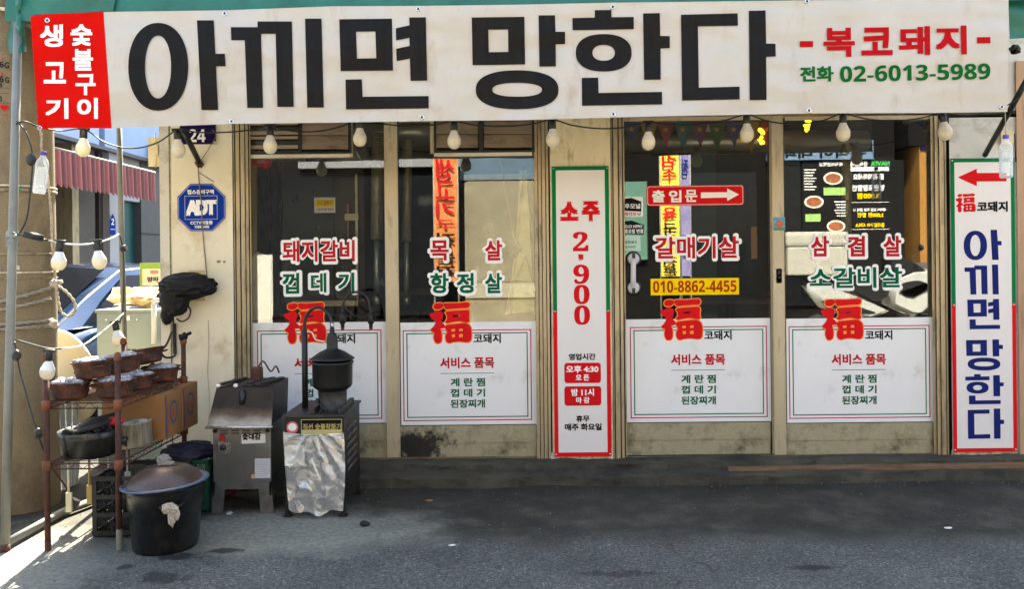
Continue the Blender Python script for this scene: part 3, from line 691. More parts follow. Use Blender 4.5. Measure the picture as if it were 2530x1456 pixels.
# ------------------------------------------------------------------ signs on the wall
def bolt(mb, u, v, y, r=.006): mb.lathe([(r, 0), (r*.8, .003), (0, .004)], P(u, v, y), 10, Matrix.Rotation(R(90), 3, 'X'))
def strip_sign(label, rect, split, w, yf, name='vertical_sign'):
    u0, v0, u1, v1 = rect
    s = thing(name, label, 'sign', P((u0+u1)/2, v1, yf))
    b = MB(); slab(b, rect, yf, .024); bd = b.build('board', MATS['white_sign'], s)
    y = yf-.0012
    b = MB()
    for rc in ((u0+w, v0, u1-w, v0+w), (u0, v0, u0+w, split), (u1-w, v0, u1, split)): rect_in(b, rc, rect, y)
    b.build('border', MATS['sign_green'], s)
    b = MB()
    for rc in ((u0+w, v1-w, u1-w, v1), (u0, split, u0+w, v1), (u1-w, split, u1, v1)): rect_in(b, rc, rect, y)
    b.build('border', MATS['sign_red'], s)
    b = MB()
    for q in ((u0+4, v0+5), (u1-4, v0+5), (u0+4, v1-5), (u1-4, v1-5), (u0+5, (v0+v1)/2), (u1-5, (v0+v1)/2)): bolt(b, *turn(q, rect), y)
    b.build_each('bolt', MATS['chrome'], s)
    return s, y
def turn(p, rect):
    cu, cv = (rect[0]+rect[2])/2, (rect[1]+rect[3])/2
    return (cu+(p[0]-cu)*cR+(p[1]-cv)*sR, cv-(p[0]-cu)*sR+(p[1]-cv)*cR)
def rect_in(b, rc, rect, y, th=0):
    pts = [turn(p, rect) for p in rrect(*rc, rot=False)]
    b.prism(pts, onplane(y), th)
s1, ys = strip_sign('white sign in a green and red border with soju price on the pillar', (1366, 410.5, 1507, 1128.5), 768, 10, -.024)
text_part('lettering', [('소', (1383, 498, 1429, 546)), ('주', (1436, 497, 1482, 547))], ys-.0004, 'red', s1, .055)
text_part('lettering', [('\U0001d7d0', (1415, 573, 1453, 621)), (',', (1428, 628, 1441, 645), dict(bold=.05)), ('\U0001d7d7', (1416, 654, 1455, 702)), ('\U0001d7ce', (1417, 704, 1456, 752)), ('\U0001d7ce', (1418, 755, 1457, 803))], ys-.0004, 'red', s1, .012)
text_part('lettering', [('영업시간', (1405, 874, 1471, 890)), ('휴무', (1423, 1027, 1456, 1043)), ('매주 화요일', (1395, 1047, 1486, 1064.5))], ys-.0004, 'ink', s1, .035)
for (rc, t) in (((1394, 897, 1484, 947), [('오후 4:30', (1398, 903.5, 1478, 921.5)), ('오 픈', (1422, 926, 1455, 941))]), ((1394, 955, 1485, 1003), [('밤 11시', (1411, 961, 1467, 979)), ('마 감', (1423, 982, 1456, 997))])):
    b = MB(); slab(b, rc, ys-.0004, 0, r=7); lb = b.build('hours_label', MATS['red'], s1)
    text_part('lettering', t, ys-.0008, 'white_ink', lb, .035)
s2, ys2 = strip_sign('white sign with red arrow and navy vertical letters on the right wall', (2351, 391, 2509, 1117.5), 751, 9.5, -.026)
b = MB(); b.prism([(2365, 438.5), (2412.6, 416.5), (2412.6, 427.5), (2486, 427), (2486, 448), (2412.6, 448.5), (2412.6, 460)], onplane(ys2-.0004), 0); b.build('arrow', MATS['red'], s2)
emblem((2360, 478, 2410, 525), ys2+.0008, s2, edge=None, ink='red')
text_part('lettering', [('코돼지', (2413, 497.5, 2489, 523.5))], ys2-.0004, 'ink', s2, .04)

# ------------------------------------------------------------------ heavy banner letters (drawn as outlines)
A_ = lambda x, y: (x*.35036, y*.35036)
B_ = lambda x, y: ((1300+x*.55336)*.6332, y*.35036)
C_ = lambda x, y: ((2600+x*.55099)*.6332, y*.3489)
def T(f, pts): return [f(*p) for p in pts]
GLY = {
 'a': [(T(A_, ell(1115, 470, 211, 310, 48, 2.15)), [T(A_, ell(1114, 471, 92, 222, 40, 2.1))]), (T(A_, [(1388, 142), (1506, 142), (1518, 378), (1585, 378), (1590, 467), (1522, 467), (1537, 775), (1420, 775)]), [])],
 'kki': [(T(A_, [(1627, 190), (1815, 190), (1815, 150), (2057, 150), (2070, 753), (1955, 753), (1943, 237), (1840, 237), (1854, 760), (1743, 760), (1725, 282), (1630, 282)]), []), (T(A_, [(2150, 130), (2266, 130), (2282, 758), (2166, 758)]), [])],
 'myeon': [(T(B_, [(42, 135), (413, 130), (421, 497), (52, 500)]), [T(B_, [(160, 222), (297, 220), (303, 410), (167, 412)])]),
   (T(B_, [(535, 122), (652, 120), (662, 567), (545, 570), (540, 412), (447, 430), (443, 343), (538, 322), (537, 265), (443, 283), (441, 198), (537, 177)]), []),
   (T(B_, [(86, 560), (201, 558), (207, 682), (672, 676), (673, 763), (90, 771)]), [])],
 'mang': [(T(B_, [(976, 122), (1347, 117), (1352, 453), (982, 459)]), [T(B_, [(1093, 208), (1232, 206), (1234, 365), (1096, 367)])]),
   (T(B_, [(1447, 107), (1563, 106), (1566, 222), (1634, 223), (1634, 310), (1568, 312), (1569, 467), (1453, 468)]), []),
   (T(B_, ell(1296, 632, 292, 137, 48, 2.35)), [T(B_, ell(1296, 632, 175, 49, 40, 2.3))])],
 'han': [(T(B_, [(1843, 70), (1960, 69), (1961, 120), (2118, 118), (2118, 204), (1687, 212), (1686, 126), (1843, 122)]), []),
   (T(B_, ell(1906, 371, 197, 132, 48, 2.3)), [T(B_, ell(1906, 371, 79, 56, 36, 2.2))]),
   (T(B_, [(2184, 93), (2301, 91), (2305, 252), (2372, 253), (2372, 338), (2307, 341), (2308, 560), (2191, 562)]), []),
   (T(B_, [(1752, 548), (1867, 546), (1870, 655), (2317, 647), (2318, 735), (1753, 745)]), [])],
 'da': [(T(C_, [(102, 103), (503, 93), (505, 180), (222, 185), (228, 620), (517, 612), (518, 703), (110, 711)]), []),
   (T(C_, [(582, 75), (701, 72), (705, 307), (771, 308), (773, 398), (705, 402), (708, 707), (589, 709)]), [])]}
def refit(key, rect, squeeze=None):
    g = GLY[key]; al = [p for o, h in g for p in o]
    x0, x1 = min(p[0] for p in al), max(p[0] for p in al); y0, y1 = min(p[1] for p in al), max(p[1] for p in al)
    f = lambda p: (rect[0]+(p[0]-x0)/(x1-x0)*(rect[2]-rect[0]), rect[1]+(p[1]-y0)/(y1-y0)*(rect[3]-rect[1]))
    return [([f(p) for p in o], [[f(p) for p in hh] for hh in h]) for o, h in g]
b = MB()
for key, rc in (('a', (2380, 568, 2474, 643)), ('kki', (2382, 654, 2467, 728)), ('myeon', (2389, 739, 2470, 814)), ('mang', (2386, 839, 2477, 916)), ('han', (2384, 925, 2479, 1000)), ('da', (2390, 1010, 2480, 1085))):
    for o, h in refit(key, rc): b.prism(o, onplane(ys2-.0004), 0, h)
b.build('lettering', MATS['navy'], s2)

# security octagon and house number on the cream wall
oc = lambda k: [turn((497.5+k*dx*59, 512.5+k*dy*58.5), (438, 454, 557, 571)) for dx, dy in ((-.46, -1), (.46, -1), (1, -.46), (1, .46), (.46, 1), (-.46, 1), (-1, .46), (-1, -.46))]
sg = thing('security_sign', 'blue octagonal security sign on the cream wall', 'sign', P(497, 571, -.006))
b = MB(); b.prism(oc(1), onplane(-.006), .006); bd = b.build('plate', MATS['adt_blue'], sg)
b = MB(); b.prism(oc(.965), onplane(-.0066), 0, [oc(.945)]); o, h = rim(456, 483.5, 537, 542.5, 1.3); b.prism(o, onplane(-.0066), 0, h); b.build('border', mat('pale_blue_line', lin(160, 170, 214), .5), sg)
text_part('lettering', [('캡스경비구역', (462.5, 468.5, 528, 480)), ('CCTV작동중', (470, 545.5, 525, 555)), ('1588-6400', (480, 557, 516.5, 564))], -.0066, 'white_ink', sg, .03)
text_part('lettering', [('A', (459, 494, 491, 533), dict(bold=.07)), ('D', (484, 494, 513, 532), dict(bold=.07)), ('T', (507, 494, 535, 531), dict(bold=.07))], -.0068, 'white_ink', sg)
sg = thing('house_number_plate', 'dark purple house number plate reading 24 under the banner', 'sign', P(490, 357, -.006))
b = MB(); slab(b, (443, 300, 535, 357.5), -.006, .006); b.build('plate', MATS['plate_navy'], sg)
b = MB(); o, h = rim(443, 300, 535, 357.5, 1.5); b.prism(o, onplane(-.0066), 0, h); slab(b, (527, 349, 534, 356), -.0068, 0); b.build('border', MATS['alu_light'], sg)
text_part('lettering', [('24', (466.5, 319, 507.5, 351))], -.0066, 'white_ink', sg, .045)

# ------------------------------------------------------------------ banner
YB = -.76
def yban(u, v):
    return YB + .016*mnoise.noise(Vector((u*.006, v*.012, 2))) + .008*mnoise.noise(Vector((u*.016, v*.03, 7))) + .006*math.sin(u*.021+1.5*math.sin(u*.004))*math.exp(-max(0, v-lerpl(TOP, u))/70) + .004*math.sin(u*.028)*math.exp(-max(0, 300-v)/50) + .014*math.exp(-((u-120)/60)**2)*math.sin((v-100)*.03) + .010*math.sin(u*.0035+v*.018)*(.4+.6*math.exp(-((u-1400)/700)**2))
BAN = lambda u, v, o: P(u, v, yban(u, v)-o)
def lerpl(tab, x):
    for (a, p), (b_, q) in zip(tab, tab[1:]):
        if x <= b_: return p+(q-p)*max(0, (x-a)/(b_-a))
    return tab[-1][1]
TOP = [(75, 40), (100, 35), (255, 29), (555, 25), (823, 15), (1032, 14), (1280, 11), (1512, 6), (1780, 3), (2194, -2), (2492, -6)]
BOT = [(95, 319), (140, 316), (274, 317), (572, 306), (823, 303), (1040, 299), (1280, 297), (1515, 290), (1700, 286), (1997, 280), (2300, 279), (2488, 276)]
def ban_grid(u0t, u0b, u1t, u1b, nx, ny, off):
    vs = []
    for j in range(ny+1):
        t = j/ny
        for i in range(nx+1):
            s = i/nx; a = u0t+(u0b-u0t)*t; c = u1t+(u1b-u1t)*t; u = a+(c-a)*s
            v = lerpl(TOP, u)*(1-t)+lerpl(BOT, u)*t
            vs.append(BAN(u, v, off))
    return vs, [(j*(nx+1)+i, j*(nx+1)+i+1, (j+1)*(nx+1)+i+1, (j+1)*(nx+1)+i) for j in range(ny) for i in range(nx)]
ban = thing('shop_banner', 'long white banner with huge black letters and a red left end', 'banner', P(1280, 300, YB))
b = MB(); b.quadmesh(*ban_grid(75, 95, 2491, 2488, 400, 60, 0), True); b.build('cloth', MATS['banner_cloth'], ban)
b = MB(); b.quadmesh(*ban_grid(75, 95, 255.5, 275.5, 60, 60, .0016), True); b.build('red_panel', MATS['banner_red'], ban)
def cut_onto(src, fn, off, du=14, dv=14):
    """cut flat faces in a grid and lay them on the cloth"""
    us = [k*du for k in range(0, 2540//du)]; vs = [k*dv for k in range(0, 340//dv)]
    x0, x1 = min(v.co.x for v in src.verts), max(v.co.x for v in src.verts)
    grid_cut(src, [u for u in us if x0 < u < x1], 0); grid_cut(src, vs, 1)
    for v in src.verts: v.co = fn(v.co.x, v.co.y, off+v.co.z)
def ban_text(name, items, ink, bold, off=.005):
    a = MB()
    for it in items: letters(a, it[0], it[1], lambda u, v, o: Vector((u, v, o)), bold=it[3] if len(it) > 3 else bold, off=0, rot=it[2])
    cut_onto(a.b, BAN, off); a.build(name, MATS[ink], ban)
for key in ('a', 'kki', 'myeon', 'mang', 'han', 'da'):
    for big in (0,):
        a = MB()
        for o, h in GLY[key]: a.prism(o, lambda u, v, q: Vector((u, v, q)), 0, h)
        cut_onto(a.b, BAN, .005, 14, 14); a.build('black_letter', MATS['banner_ink'], ban)
Q = lambda f, x0, y0, x1, y1: (*f(x0, y0), *f(x1, y1))
ban_text('white_lettering', [('생', Q(A_, 282, 172, 445, 330), -.3), ('고', Q(A_, 308, 437, 465, 588), -.3), ('기', Q(A_, 320, 693, 482, 838), -.3), ('숯', Q(A_, 497, 170, 650, 322), -.3), ('불', Q(A_, 512, 345, 656, 497), -.3), ('구', Q(A_, 532, 522, 674, 670), -.3), ('이', Q(A_, 543, 690, 690, 838), -.3)], 'white_ink', .03, .005)
ban_text('red_lettering', [('복', Q(C_, 1110, 195, 1333, 402), .3), ('코', Q(C_, 1377, 193, 1600, 390), .3), ('돼', Q(C_, 1643, 185, 1866, 390), .3), ('지', Q(C_, 1905, 180, 2125, 385), .3)], 'banner_red_ink', .035)
a = MB()
for rc in (Q(C_, 943, 290, 1037, 332), Q(C_, 2198, 262, 2293, 305)): a.prism(rrect(*rc), lambda u, v, q: Vector((u, v, q)), 0)
cut_onto(a.b, BAN, .005); a.build_each('red_dash', MATS['banner_red_ink'], ban)
ban_text('green_lettering', [('전화', Q(C_, 945, 469, 1183, 577), .4, .035), ('02-6013-5989', (C_(1228, 0)[0], 159.5, C_(2292, 0)[0], 199), .55)], 'banner_green_ink', .03)
b = MB(); b2 = MB()
for (u, v) in ((117, 50), (555, 33), (1033, 22), (1513, 17), (1993, 3), (98, 318), (572, 302), (1042, 292), (1515, 284), (1998, 275), (2474, 266)):
    c = BAN(u, v-2 if v > 200 else v, .002)
    b.lathe([(.006, 0), (.007, .003), (.013, .004), (.014, 0)], c, 16, Matrix.Rotation(R(90), 3, 'X'))
    b2.lathe([(.0058, .0012), (0, .0013)], c, 12, Matrix.Rotation(R(90), 3, 'X'))
b.build_each('eyelet', MATS['chrome'], ban); b2.build_each('eyelet_hole', MATS['groove'], ban)
for (u, v) in ((555, 30), (1033, 19), (1513, 14), (1993, 0)): pass

# ------------------------------------------------------------------ tent frame and tarpaulin in front of the shop
tent = thing('awning_tent', 'green tarpaulin awning on grey steel poles over the shop front', 'awning', (0, -.6, 0))
pl0 = G(12, 1362); ptop = P(45, 38, -.70); ZT = P(1200, 22, -.70).z
def pole_y(v): return pl0.y+(ptop.y-pl0.y)*(1362-v)/1324-.028
b = MB(); b.tube([pl0, pl0.lerp(ptop, .33), pl0.lerp(ptop, .66), ptop], .0215, 14); po = b.build('front_pole', MATS['steel_pole'], tent)
b = MB(); b.tube([pl0+Vector((0, 0, -.01)), pl0+Vector((0, 0, .03))], .024, 14, rs=[.026, .022]); b.build('pole_foot', MATS['rust'], po)
b = MB(); yk = pole_y(585); b.tube([P(31, 585, yk)+Vector((-.03, -.0, 0)), P(31, 585, yk)+Vector((.03, -.0, 0))], .012, 8); b.lathe([(.028, -.03), (.03, -.02), (.03, .02), (.028, .03)], P(31, 585, yk+.03), 14); b.lathe([(.017, 0), (.017, .02), (0, .02)], P(27, 607, yk+.005), 12, Matrix.Rotation(R(90), 3, 'X')); b.build('pole_clamp', MATS['steel_pole'], po)
b = MB(); b.tube([P(293, 270, -.04), P(298, 500, -.05), Vector((P(309, 860, -.05).x+.01, -.05, .0))], .0165, 12); b.build('rear_pole', MATS['steel_pole'], tent)
b = MB(); b.tube([ptop+Vector((0, 0, -.02)), P(2560, -20, -.70)], .0215, 12); b.build('front_beam', MATS['steel_pole'], tent)
b = MB(); b.tube([ptop+Vector((0, .0, -.03)), P(293, 262, -.04)+Vector((0, 0, .32))], .018, 12); b.build('side_beam', MATS['steel_pole'], tent)
b = MB(); b.tube([G(10, 1346, .03), G(150, 1268, .03), G(300, 1212, .03)], .021, 12); b.build('base_pipe', MATS['steel_pole'], tent)
b = MB(); b.tube([P(2432, 384, -.03), P(2540, 190, -.6)], .016, 10); b.build('brace', MATS['black_metal'], tent)
# tarpaulin: slopes from the wall to the front beam, then hangs a little over it
x0, x1 = ptop.x-.05, P(2600, 0, -.7).x; nx = 90
prof = [(.0, ZT+.50), (-.18, ZT+.44), (-.36, ZT+.37), (-.53, ZT+.29), (-.65, ZT+.21), (-.70, ZT+.17), (-.722, ZT+.11), (-.734, ZT+.04), (-.738, ZT-.03)]
vs = []; 
for i in range(nx+1):
    x = x0+(x1-x0)*i/nx; tilt = .0104*(x-x0-2.1)
    for j, (y, z) in enumerate(prof):
        w = .022*mnoise.noise(Vector((x*1.6, j*.6, 9)))+.008*mnoise.noise(Vector((x*6, j*.8, 4)))
        vs.append((x, y+(w*.25 if j > 5 else 0), z+tilt+(w if 0 < j < 6 else w*.4)))
K = len(prof); b = MB(); b.quadmesh(vs, [(i*K+j, i*K+j+1, (i+1)*K+j+1, (i+1)*K+j) for i in range(nx) for j in range(K-1)], True)
# wrapped corner flap on the left
fl = [(74, -30), (200, -30), (236, 20), (120, 42), (74, 66), (66, 128), (20, 130), (26, 60), (40, -10)]
b.build('tarpaulin', MATS['tarp'], tent)
def sheet(pts, y, amp, fr, seed, du=10):
    s = MB(); s.prism(pts, lambda u, v, o: Vector((u, v, 0)), 0)
    x0_, x1_ = min(p[0] for p in pts), max(p[0] for p in pts); y0_, y1_ = min(p[1] for p in pts), max(p[1] for p in pts)
    grid_cut(s.b, [x0_+du*k for k in range(1, int((x1_-x0_)/du)+1)], 0); grid_cut(s.b, [y0_+du*k for k in range(1, int((y1_-y0_)/du)+1)], 1)
    for v in s.b.verts:
        u, w = v.co.x, v.co.y
        v.co = P(u, w, (y(u, w) if callable(y) else y)+amp*mnoise.noise(Vector((u*fr, w*fr, seed))))
    for f in s.b.faces: f.smooth = True
    return s
sheet([(40, -40), (62, -40), (78, 30), (60, 60), (66, 128), (22, 132), (18, 90), (34, 30)], lambda u, v: -.70+.05*math.sin(u*.1), .03, .03, 3).build('corner_flap', MATS['tarp'], tent)
sheet([(70, -30), (290, -40), (280, 26), (110, 37), (82, 34)], lambda u, v: -.748, .008, .03, 5).build('corner_flap', MATS['tarp'], tent)
sheet([(2488, -40), (2560, -40), (2560, 92), (2494, 96)], lambda u, v: -.68, .03, .02, 8).build('corner_flap', MATS['tarp'], tent)

# ------------------------------------------------------------------ concrete utility pole with its bands, bills and ropes
pc = Vector((-2.855, -.46, 0))
ut = thing('utility_pole', 'thick concrete utility pole at the corner of the shop', 'utility pole', pc)
RP = .20
b = MB(); b.lathe([(RP+.012, 0), (RP+.010, .3), (RP+.004, 1.2), (RP-.006, 2.4), (RP-.02, 4), (RP-.06, 8)], pc, 48); b.build('concrete_shaft', MATS['pole_concrete'], ut)
zr = lambda v: H + (CY-v)/F_PX*(D0+pc.y-RP) + .0065*4
def band(z, r, h, name, m, parent=ut):
    b = MB(); b.lathe([(r, -h/2), (r+.004, -h/2), (r+.004, h/2), (r, h/2)], pc+Vector((0, 0, z)), 40); b.build(name, MATS[m], parent)
mat('band_white', lin(206, 196, 172), .6, var=.35, scale=24, dirt=lin(130, 106, 78), dirt_amt=.45, dirt_scale=26)
mat('band_steel', lin(150, 136, 112), .5, .3, var=.3, scale=30, dirt=lin(96, 70, 48), dirt_amt=.4, dirt_scale=20)
for v, h, m in ((456, .010, 'band_white'), (467, .018, 'band_steel'), (626, .012, 'band_steel'), (673, .010, 'band_white'), (688, .006, 'band_steel'), (813, .008, 'band_white'), (1192, .010, 'band_white'), (20, .02, 'band_white')):
    band(zr(v), RP+.006, h, 'band', m)
def on_pole(ang, z, r): return pc+Vector((r*math.sin(ang), -r*math.cos(ang), z))
def pole_rect(mb, a0, a1, z0, z1, r, n=10):
    vs = []
    for i in range(n+1):
        a = a0+(a1-a0)*i/n; vs += [on_pole(a, z0, r), on_pole(a, z1, r)]
    mb.quadmesh(vs, [(2*i, 2*i+2, 2*i+3, 2*i+1) for i in range(n)], True)
for (a0, a1, v0, v1) in ((.42, .68, 460, 470), (.36, .62, 596, 606)):
    b = MB(); pole_rect(b, a0, a1, zr(v1), zr(v0), RP+.012, 4); b.build('green_tape', mat('green_tape', lin(24, 120, 84), .5), ut)
for (a0, a1, v0, v1) in ((.50, .62, 655, 666), (.10, .18, 660, 670)):
    b = MB(); pole_rect(b, a0, a1, zr(v1), zr(v0), RP+.011, 4); b.build('paper_scrap', mat('scrap', lin(190, 186, 178), .8, var=.4, scale=60), ut)
bill = thing('bill_poster', 'white bill pasted high on the utility pole', 'poster', on_pole(-.3, zr(285), RP+.004))
for (v0, v1) in ((137, 169), (170, 285)):
    b = MB(); pole_rect(b, -.75, -.085, zr(v1), zr(v0), RP+.005, 10); sh = b.build('paper_sheet', MATS['paper'], bill)
def pole_fn(u, v, o):   # picture unit -> angle on the shaft
    x = P(u, v, pc.y-RP).x-pc.x; r = RP+.006+o; a = math.asin(max(-1, min(1, x/r))); return on_pole(a, zr(v), r)
b = MB()
for t, rc in (('6', (-1, 150, 8, 165)), ('G', (10, 151, 19, 166)), ('6', (-1, 186, 8, 202)), ('G', (11, 188, 19, 202)), ('4', (-1, 203, 5, 214)), ('3', (-1, 236, 5, 249))): letters(b, t, rc, pole_fn, bold=.02, off=.0005)
b.build('lettering', MATS['ink'], bill)
b = MB()
for rc in ((-2, 142, 8, 147), (-2, 178, 8, 184), (8, 280, 18, 284)): letters(b, '전화', rc, pole_fn, bold=.02, off=.0005)
b.prism(smooth_poly([(0, 262), (6, 257), (10, 260), (14, 257), (19, 262), (10, 271)]), pole_fn, 0)
b.build('red_lettering', MATS['red'], bill)
b = MB()
for v in (215, 228, 252): b.prism([(-3, v), (19, v), (19, v+.8), (-3, v+.8)], lambda u, w, o: pole_fn(u, w, .0006), 0)
b.build('rule_line', MATS['ink'], bill)
# ropes wound round the pole, with a hanging loop
def helix(z0, z1, a0, a1, r, n=60): return [on_pole(a0+(a1-a0)*i/n, z0+(z1-z0)*(i/n), r) for i in range(n+1)]
def rope(mb, pts, r):
    """two twisted strands"""
    pts = spline(pts, 4) if len(pts) < 30 else [Vector(p) for p in pts]
    out = ([], []); s = 0
    for i, p in enumerate(pts):
        d = (pts[min(i+1, len(pts)-1)]-pts[max(i-1, 0)]).normalized(); a = Vector((0, 0, 1)) if abs(d.z) < .9 else Vector((1, 0, 0))
        e1 = d.cross(a).normalized(); e2 = d.cross(e1)
        if i: s += (p-pts[i-1]).length
        w = s/(r*5.5)*2*math.pi/1.6
        for k in (0, 1): out[k].append(p+(e1*math.cos(w+k*math.pi)+e2*math.sin(w+k*math.pi))*r*.5)
    for k in (0, 1): mb.tube(out[k], r*.62, 6)
def dense(pts, step=.008):
    pts = spline(pts, 8); o = [pts[0]]
    for a, b_ in zip(pts, pts[1:]):
        n = max(1, int((b_-a).length/step))
        for i in range(1, n+1): o.append(a+(b_-a)*i/n)
    return o
rp = thing('wound_rope', 'pale rope wound twice around the utility pole ending in a loop', 'rope', on_pole(.6, zr(760), RP))
b = MB()
rope(b, dense(helix(zr(778), zr(712), -1.2, 1.45, RP+.018, 30)), .0105); rope(b, dense(helix(zr(792), zr(740), -1.2, 1.4, RP+.018, 30)), .0105)
rope(b, dense(helix(zr(804), zr(796), -1.2, 1.5, RP+.018, 24)), .0105); rope(b, dense(helix(zr(816), zr(808), -1.2, 1.5, RP+.018, 24)), .010)
b.build('winding', MATS['rope_grey'], rp)
b = MB(); yl = -.62
rope(b, dense([P(132, 695, yl), P(140, 712, yl-.02), P(144, 745, yl-.03), P(152, 772, yl-.03), P(170, 782, yl-.03), P(185, 770, yl-.03), P(184, 748, yl-.03), P(170, 728, yl-.03), P(152, 712, yl-.03), P(138, 702, yl)]), .0075)
b.build('loop', MATS['rope'], rp)
b = MB(); b.blob(P(138, 700, yl), .026, 2, .3, 3, 5); b.blob(P(132, 818-18, -.62), .024, 2, .3, 3, 8); b.build_each('knot', MATS['rope'], rp)
rp = tag(MB().build('x', None), 'x', 'x'); bpy.data.objects.remove(rp)
b = MB(); rope(b, dense([P(98, 314, -.77), P(102, 340, -.76), P(103, 372, -.76), P(118, 440, -.74), P(126, 530, -.72), P(128, 600, -.70), P(134, 660, -.66), P(136, 694, -.62)]), .0065)
tag(b.build('hanging_rope', MATS['rope']), 'thin twisted rope hanging from the red corner of the banner', 'rope')

# ------------------------------------------------------------------ string lights
def bulb_mesh(socket, collar, globe):
    return dict(
     socket=lambda p, rot: MB().lathe([(0, .0), (.012, .0), (.015, -.004), (.0165, -.012), (.0165, -.040), (.014, -.044)], p, 14, rot).box(p+rot@Vector((0, 0, .002)), (.05, .018, .014), rot, .004),
     collar=lambda p, rot: MB().lathe([(.014, -.040), (.0155, -.046), (.022, -.062), (.029, -.076), (.0305, -.082)], p, 20, rot),
     globe=lambda p, rot: MB().lathe([(.0305, -.082), (.0312, -.090), (.030, -.102), (.026, -.113), (.018, -.122), (.009, -.1265), (0, -.1275)], p, 20, rot))
BM = bulb_mesh(0, 0, 0)
def add_bulb(parent, p, tilt=0, tiltx=0, scale=1.08, mats=('black_plastic', 'bulb_collar', 'bulb')):
    rot = Matrix.Rotation(R(tilt), 3, 'Y') @ Matrix.Rotation(R(tiltx), 3, 'X') @ Matrix.Scale(scale, 3)
    s = BM['socket'](p, rot).build('bulb_socket', MATS[mats[0]], parent)
    BM['collar'](p, rot).build('bulb_collar', MATS[mats[1]], s); BM['globe'](p, rot).build('bulb_globe', MATS[mats[2]], s)
YS = -.53
st = thing('string_light', 'string of white bulbs on black cable hung along the banner bottom', 'string light', P(1280, 300, YS))
tops = [(207, 319, 3, 0), (438, 322, -2, 0), (667, 312, 0, 0), (889, 294, 1, 0), (1121, 300, 0, 0), (1364, 296, -1, 0), (1601, 303, 0, 0), (1844, 283, 0, 0), (2082, 281, 0, 0), (2327, 279, -8, 0)]
cab = MB(); pts = [P(40, 306, -.83), P(62, 300, -.82), P(98, 314, -.74), P(150, 323, YS-.05)]
for i, (u, v, t, _) in enumerate(tops):
    pts.append(P(u, v, YS))
    if i+1 < len(tops):
        u2, v2 = tops[i+1][:2]; sag = 46 if i == 0 else (16, 10, 22, 14, 14, 18, 14, 24, 18, 20)[i]
        for k in (.2, .4, .6, .8): pts.append(P(u+(u2-u)*k, v+(v2-v)*k+sag*4*k*(1-k), YS+.03*math.sin(k*math.pi)))
pts += [P(2390, 285, YS), P(2470, 268, YS), P(2520, 240, YS-.02)]
cab.tube(spline(pts, 5), .0042, 8).build('cable', MATS['cable'], st)
for (u, v, t, tx) in tops: add_bulb(st, P(u, v, YS), t, tx, 1.24)
# second string: down the left pole and across to the rear pole, lit from above by the sun
st = thing('string_light', 'string of round bulbs zigzagging between the two grey tent poles', 'string light', P(150, 640, -.8))
c = MB(); c.tube(spline([P(42, 300, -.83), P(66, 330, -.85), P(80, 385, -.87), P(76, 460, -.9), P(66, 540, -.95), P(44, 582, -1.01)], 6), .0042, 8)
c.tube(spline([P(30, 575, -1.02), P(60, 582, -1.0), P(120, 594, -.95)], 6), .0042, 8)
wc_ = MB(); wc_.tube(spline([P(119.5, 594, -.951), P(160, 603, -.9), P(200, 605, -.83), P(240, 600, -.75), P(275, 589, -.5), P(294, 578, -.1)], 6), .0046, 8)
wc_.tube(spline([P(304, 775, -.1), P(280, 797, -.3), P(240, 830, -.6), P(200, 855, -.95), P(150, 862, -1.12)], 6), .0046, 8)
wc_.build_each('pale_cable', MATS['white_cable'], st)  # stretches of the black cable whitened where sun glares on them
c.tube(spline([P(296, 584, -.09), P(304, 620, -.09), P(306, 700, -.09), P(302, 770, -.09), P(296, 800, -.09)], 6), .004, 8)
c.tube(spline([P(150, 862, -1.12), P(110, 860, -1.2), P(40, 840, -1.12)], 6), .0042, 8)
c.tube(spline([P(36, 845, -1.12), P(42, 880, -1.14), P(50, 920, -1.15), P(72, 1000, -1.19), P(96, 1080, -1.215), P(124, 1150, -1.15), P(160, 1200, -1.0), P(182, 1240, -.9)], 6), .0042, 8)
c.build_each('cable', MATS['cable'], st)
for (u, v, y, t, s_) in ((148, 598, -.92, 4, 1.18), (238, 597, -.76, -8, 1.2), (284, 797, -.28, -10, 1.15), (121, 868, -1.2, 5, 1.1)): add_bulb(st, P(u, v, y), t, 0, s_)
b = MB()
for (u, v, y, k) in ((76, 394, -.88, 1), (40, 878, -1.14, .9), (94, 1072, -1.22, .8)): b.blob(P(u, v, y), .026*k, 2, .12, 2, u, (1, .7, 1.3))
b.tube([P(58, 578, -1.0), P(108, 590, -.96)], .018, 10); b.tube([P(312, 612, -.1), P(300, 616, -.1)], .02, 8); 
b.box(P(182, 1245, -.9), (.05, .03, .05), Matrix.Rotation(R(25), 3, 'Y'), .004)
b.build_each('cable_plug', MATS['black_plastic'], st)

# ------------------------------------------------------------------ water bottles on threads
def bottle(label, top, tilt, s=1.0):
    t = thing('water_bottle', label, 'bottle', top)
    r = Matrix.Rotation(R(tilt), 3, 'Y') @ Matrix.Scale(s, 3)
    z = [(.013, -.018), (.014, -.030), (.024, -.046), (.031, -.062), (.0325, -.075)]
    for k in range(8): z += [(.0325, -.078-k*.017), (.0305, -.084-k*.017), (.0325, -.090-k*.017)]
    z += [(.032, -.222), (.026, -.228), (0, -.226)]
    MB().lathe(z, top, 20, r).build('bottle_body', MATS['bottle_film'], t)
    w = [(0, -.085), (.0295, -.0852)]+[(.0295 if k % 2 else .0285, -.09-k*.009) for k in range(15)]+[(.024, -.224), (0, -.224)]
    MB().lathe(w, top, 18, r).build('water', MATS['water'], t)
    MB().lathe([(0, 0), (.0135, 0), (.0145, -.003), (.0145, -.020), (.0125, -.021)], top, 18, r).build('cap', MATS['bottle_cap'], t)
bottle('water bottle with violet cap hanging beside the utility pole', P(108, 374, -.80), 7, 1.0)
bottle('water bottle with violet cap hanging over the right sign', P(2484, 333, -.72), 0, 1.03)
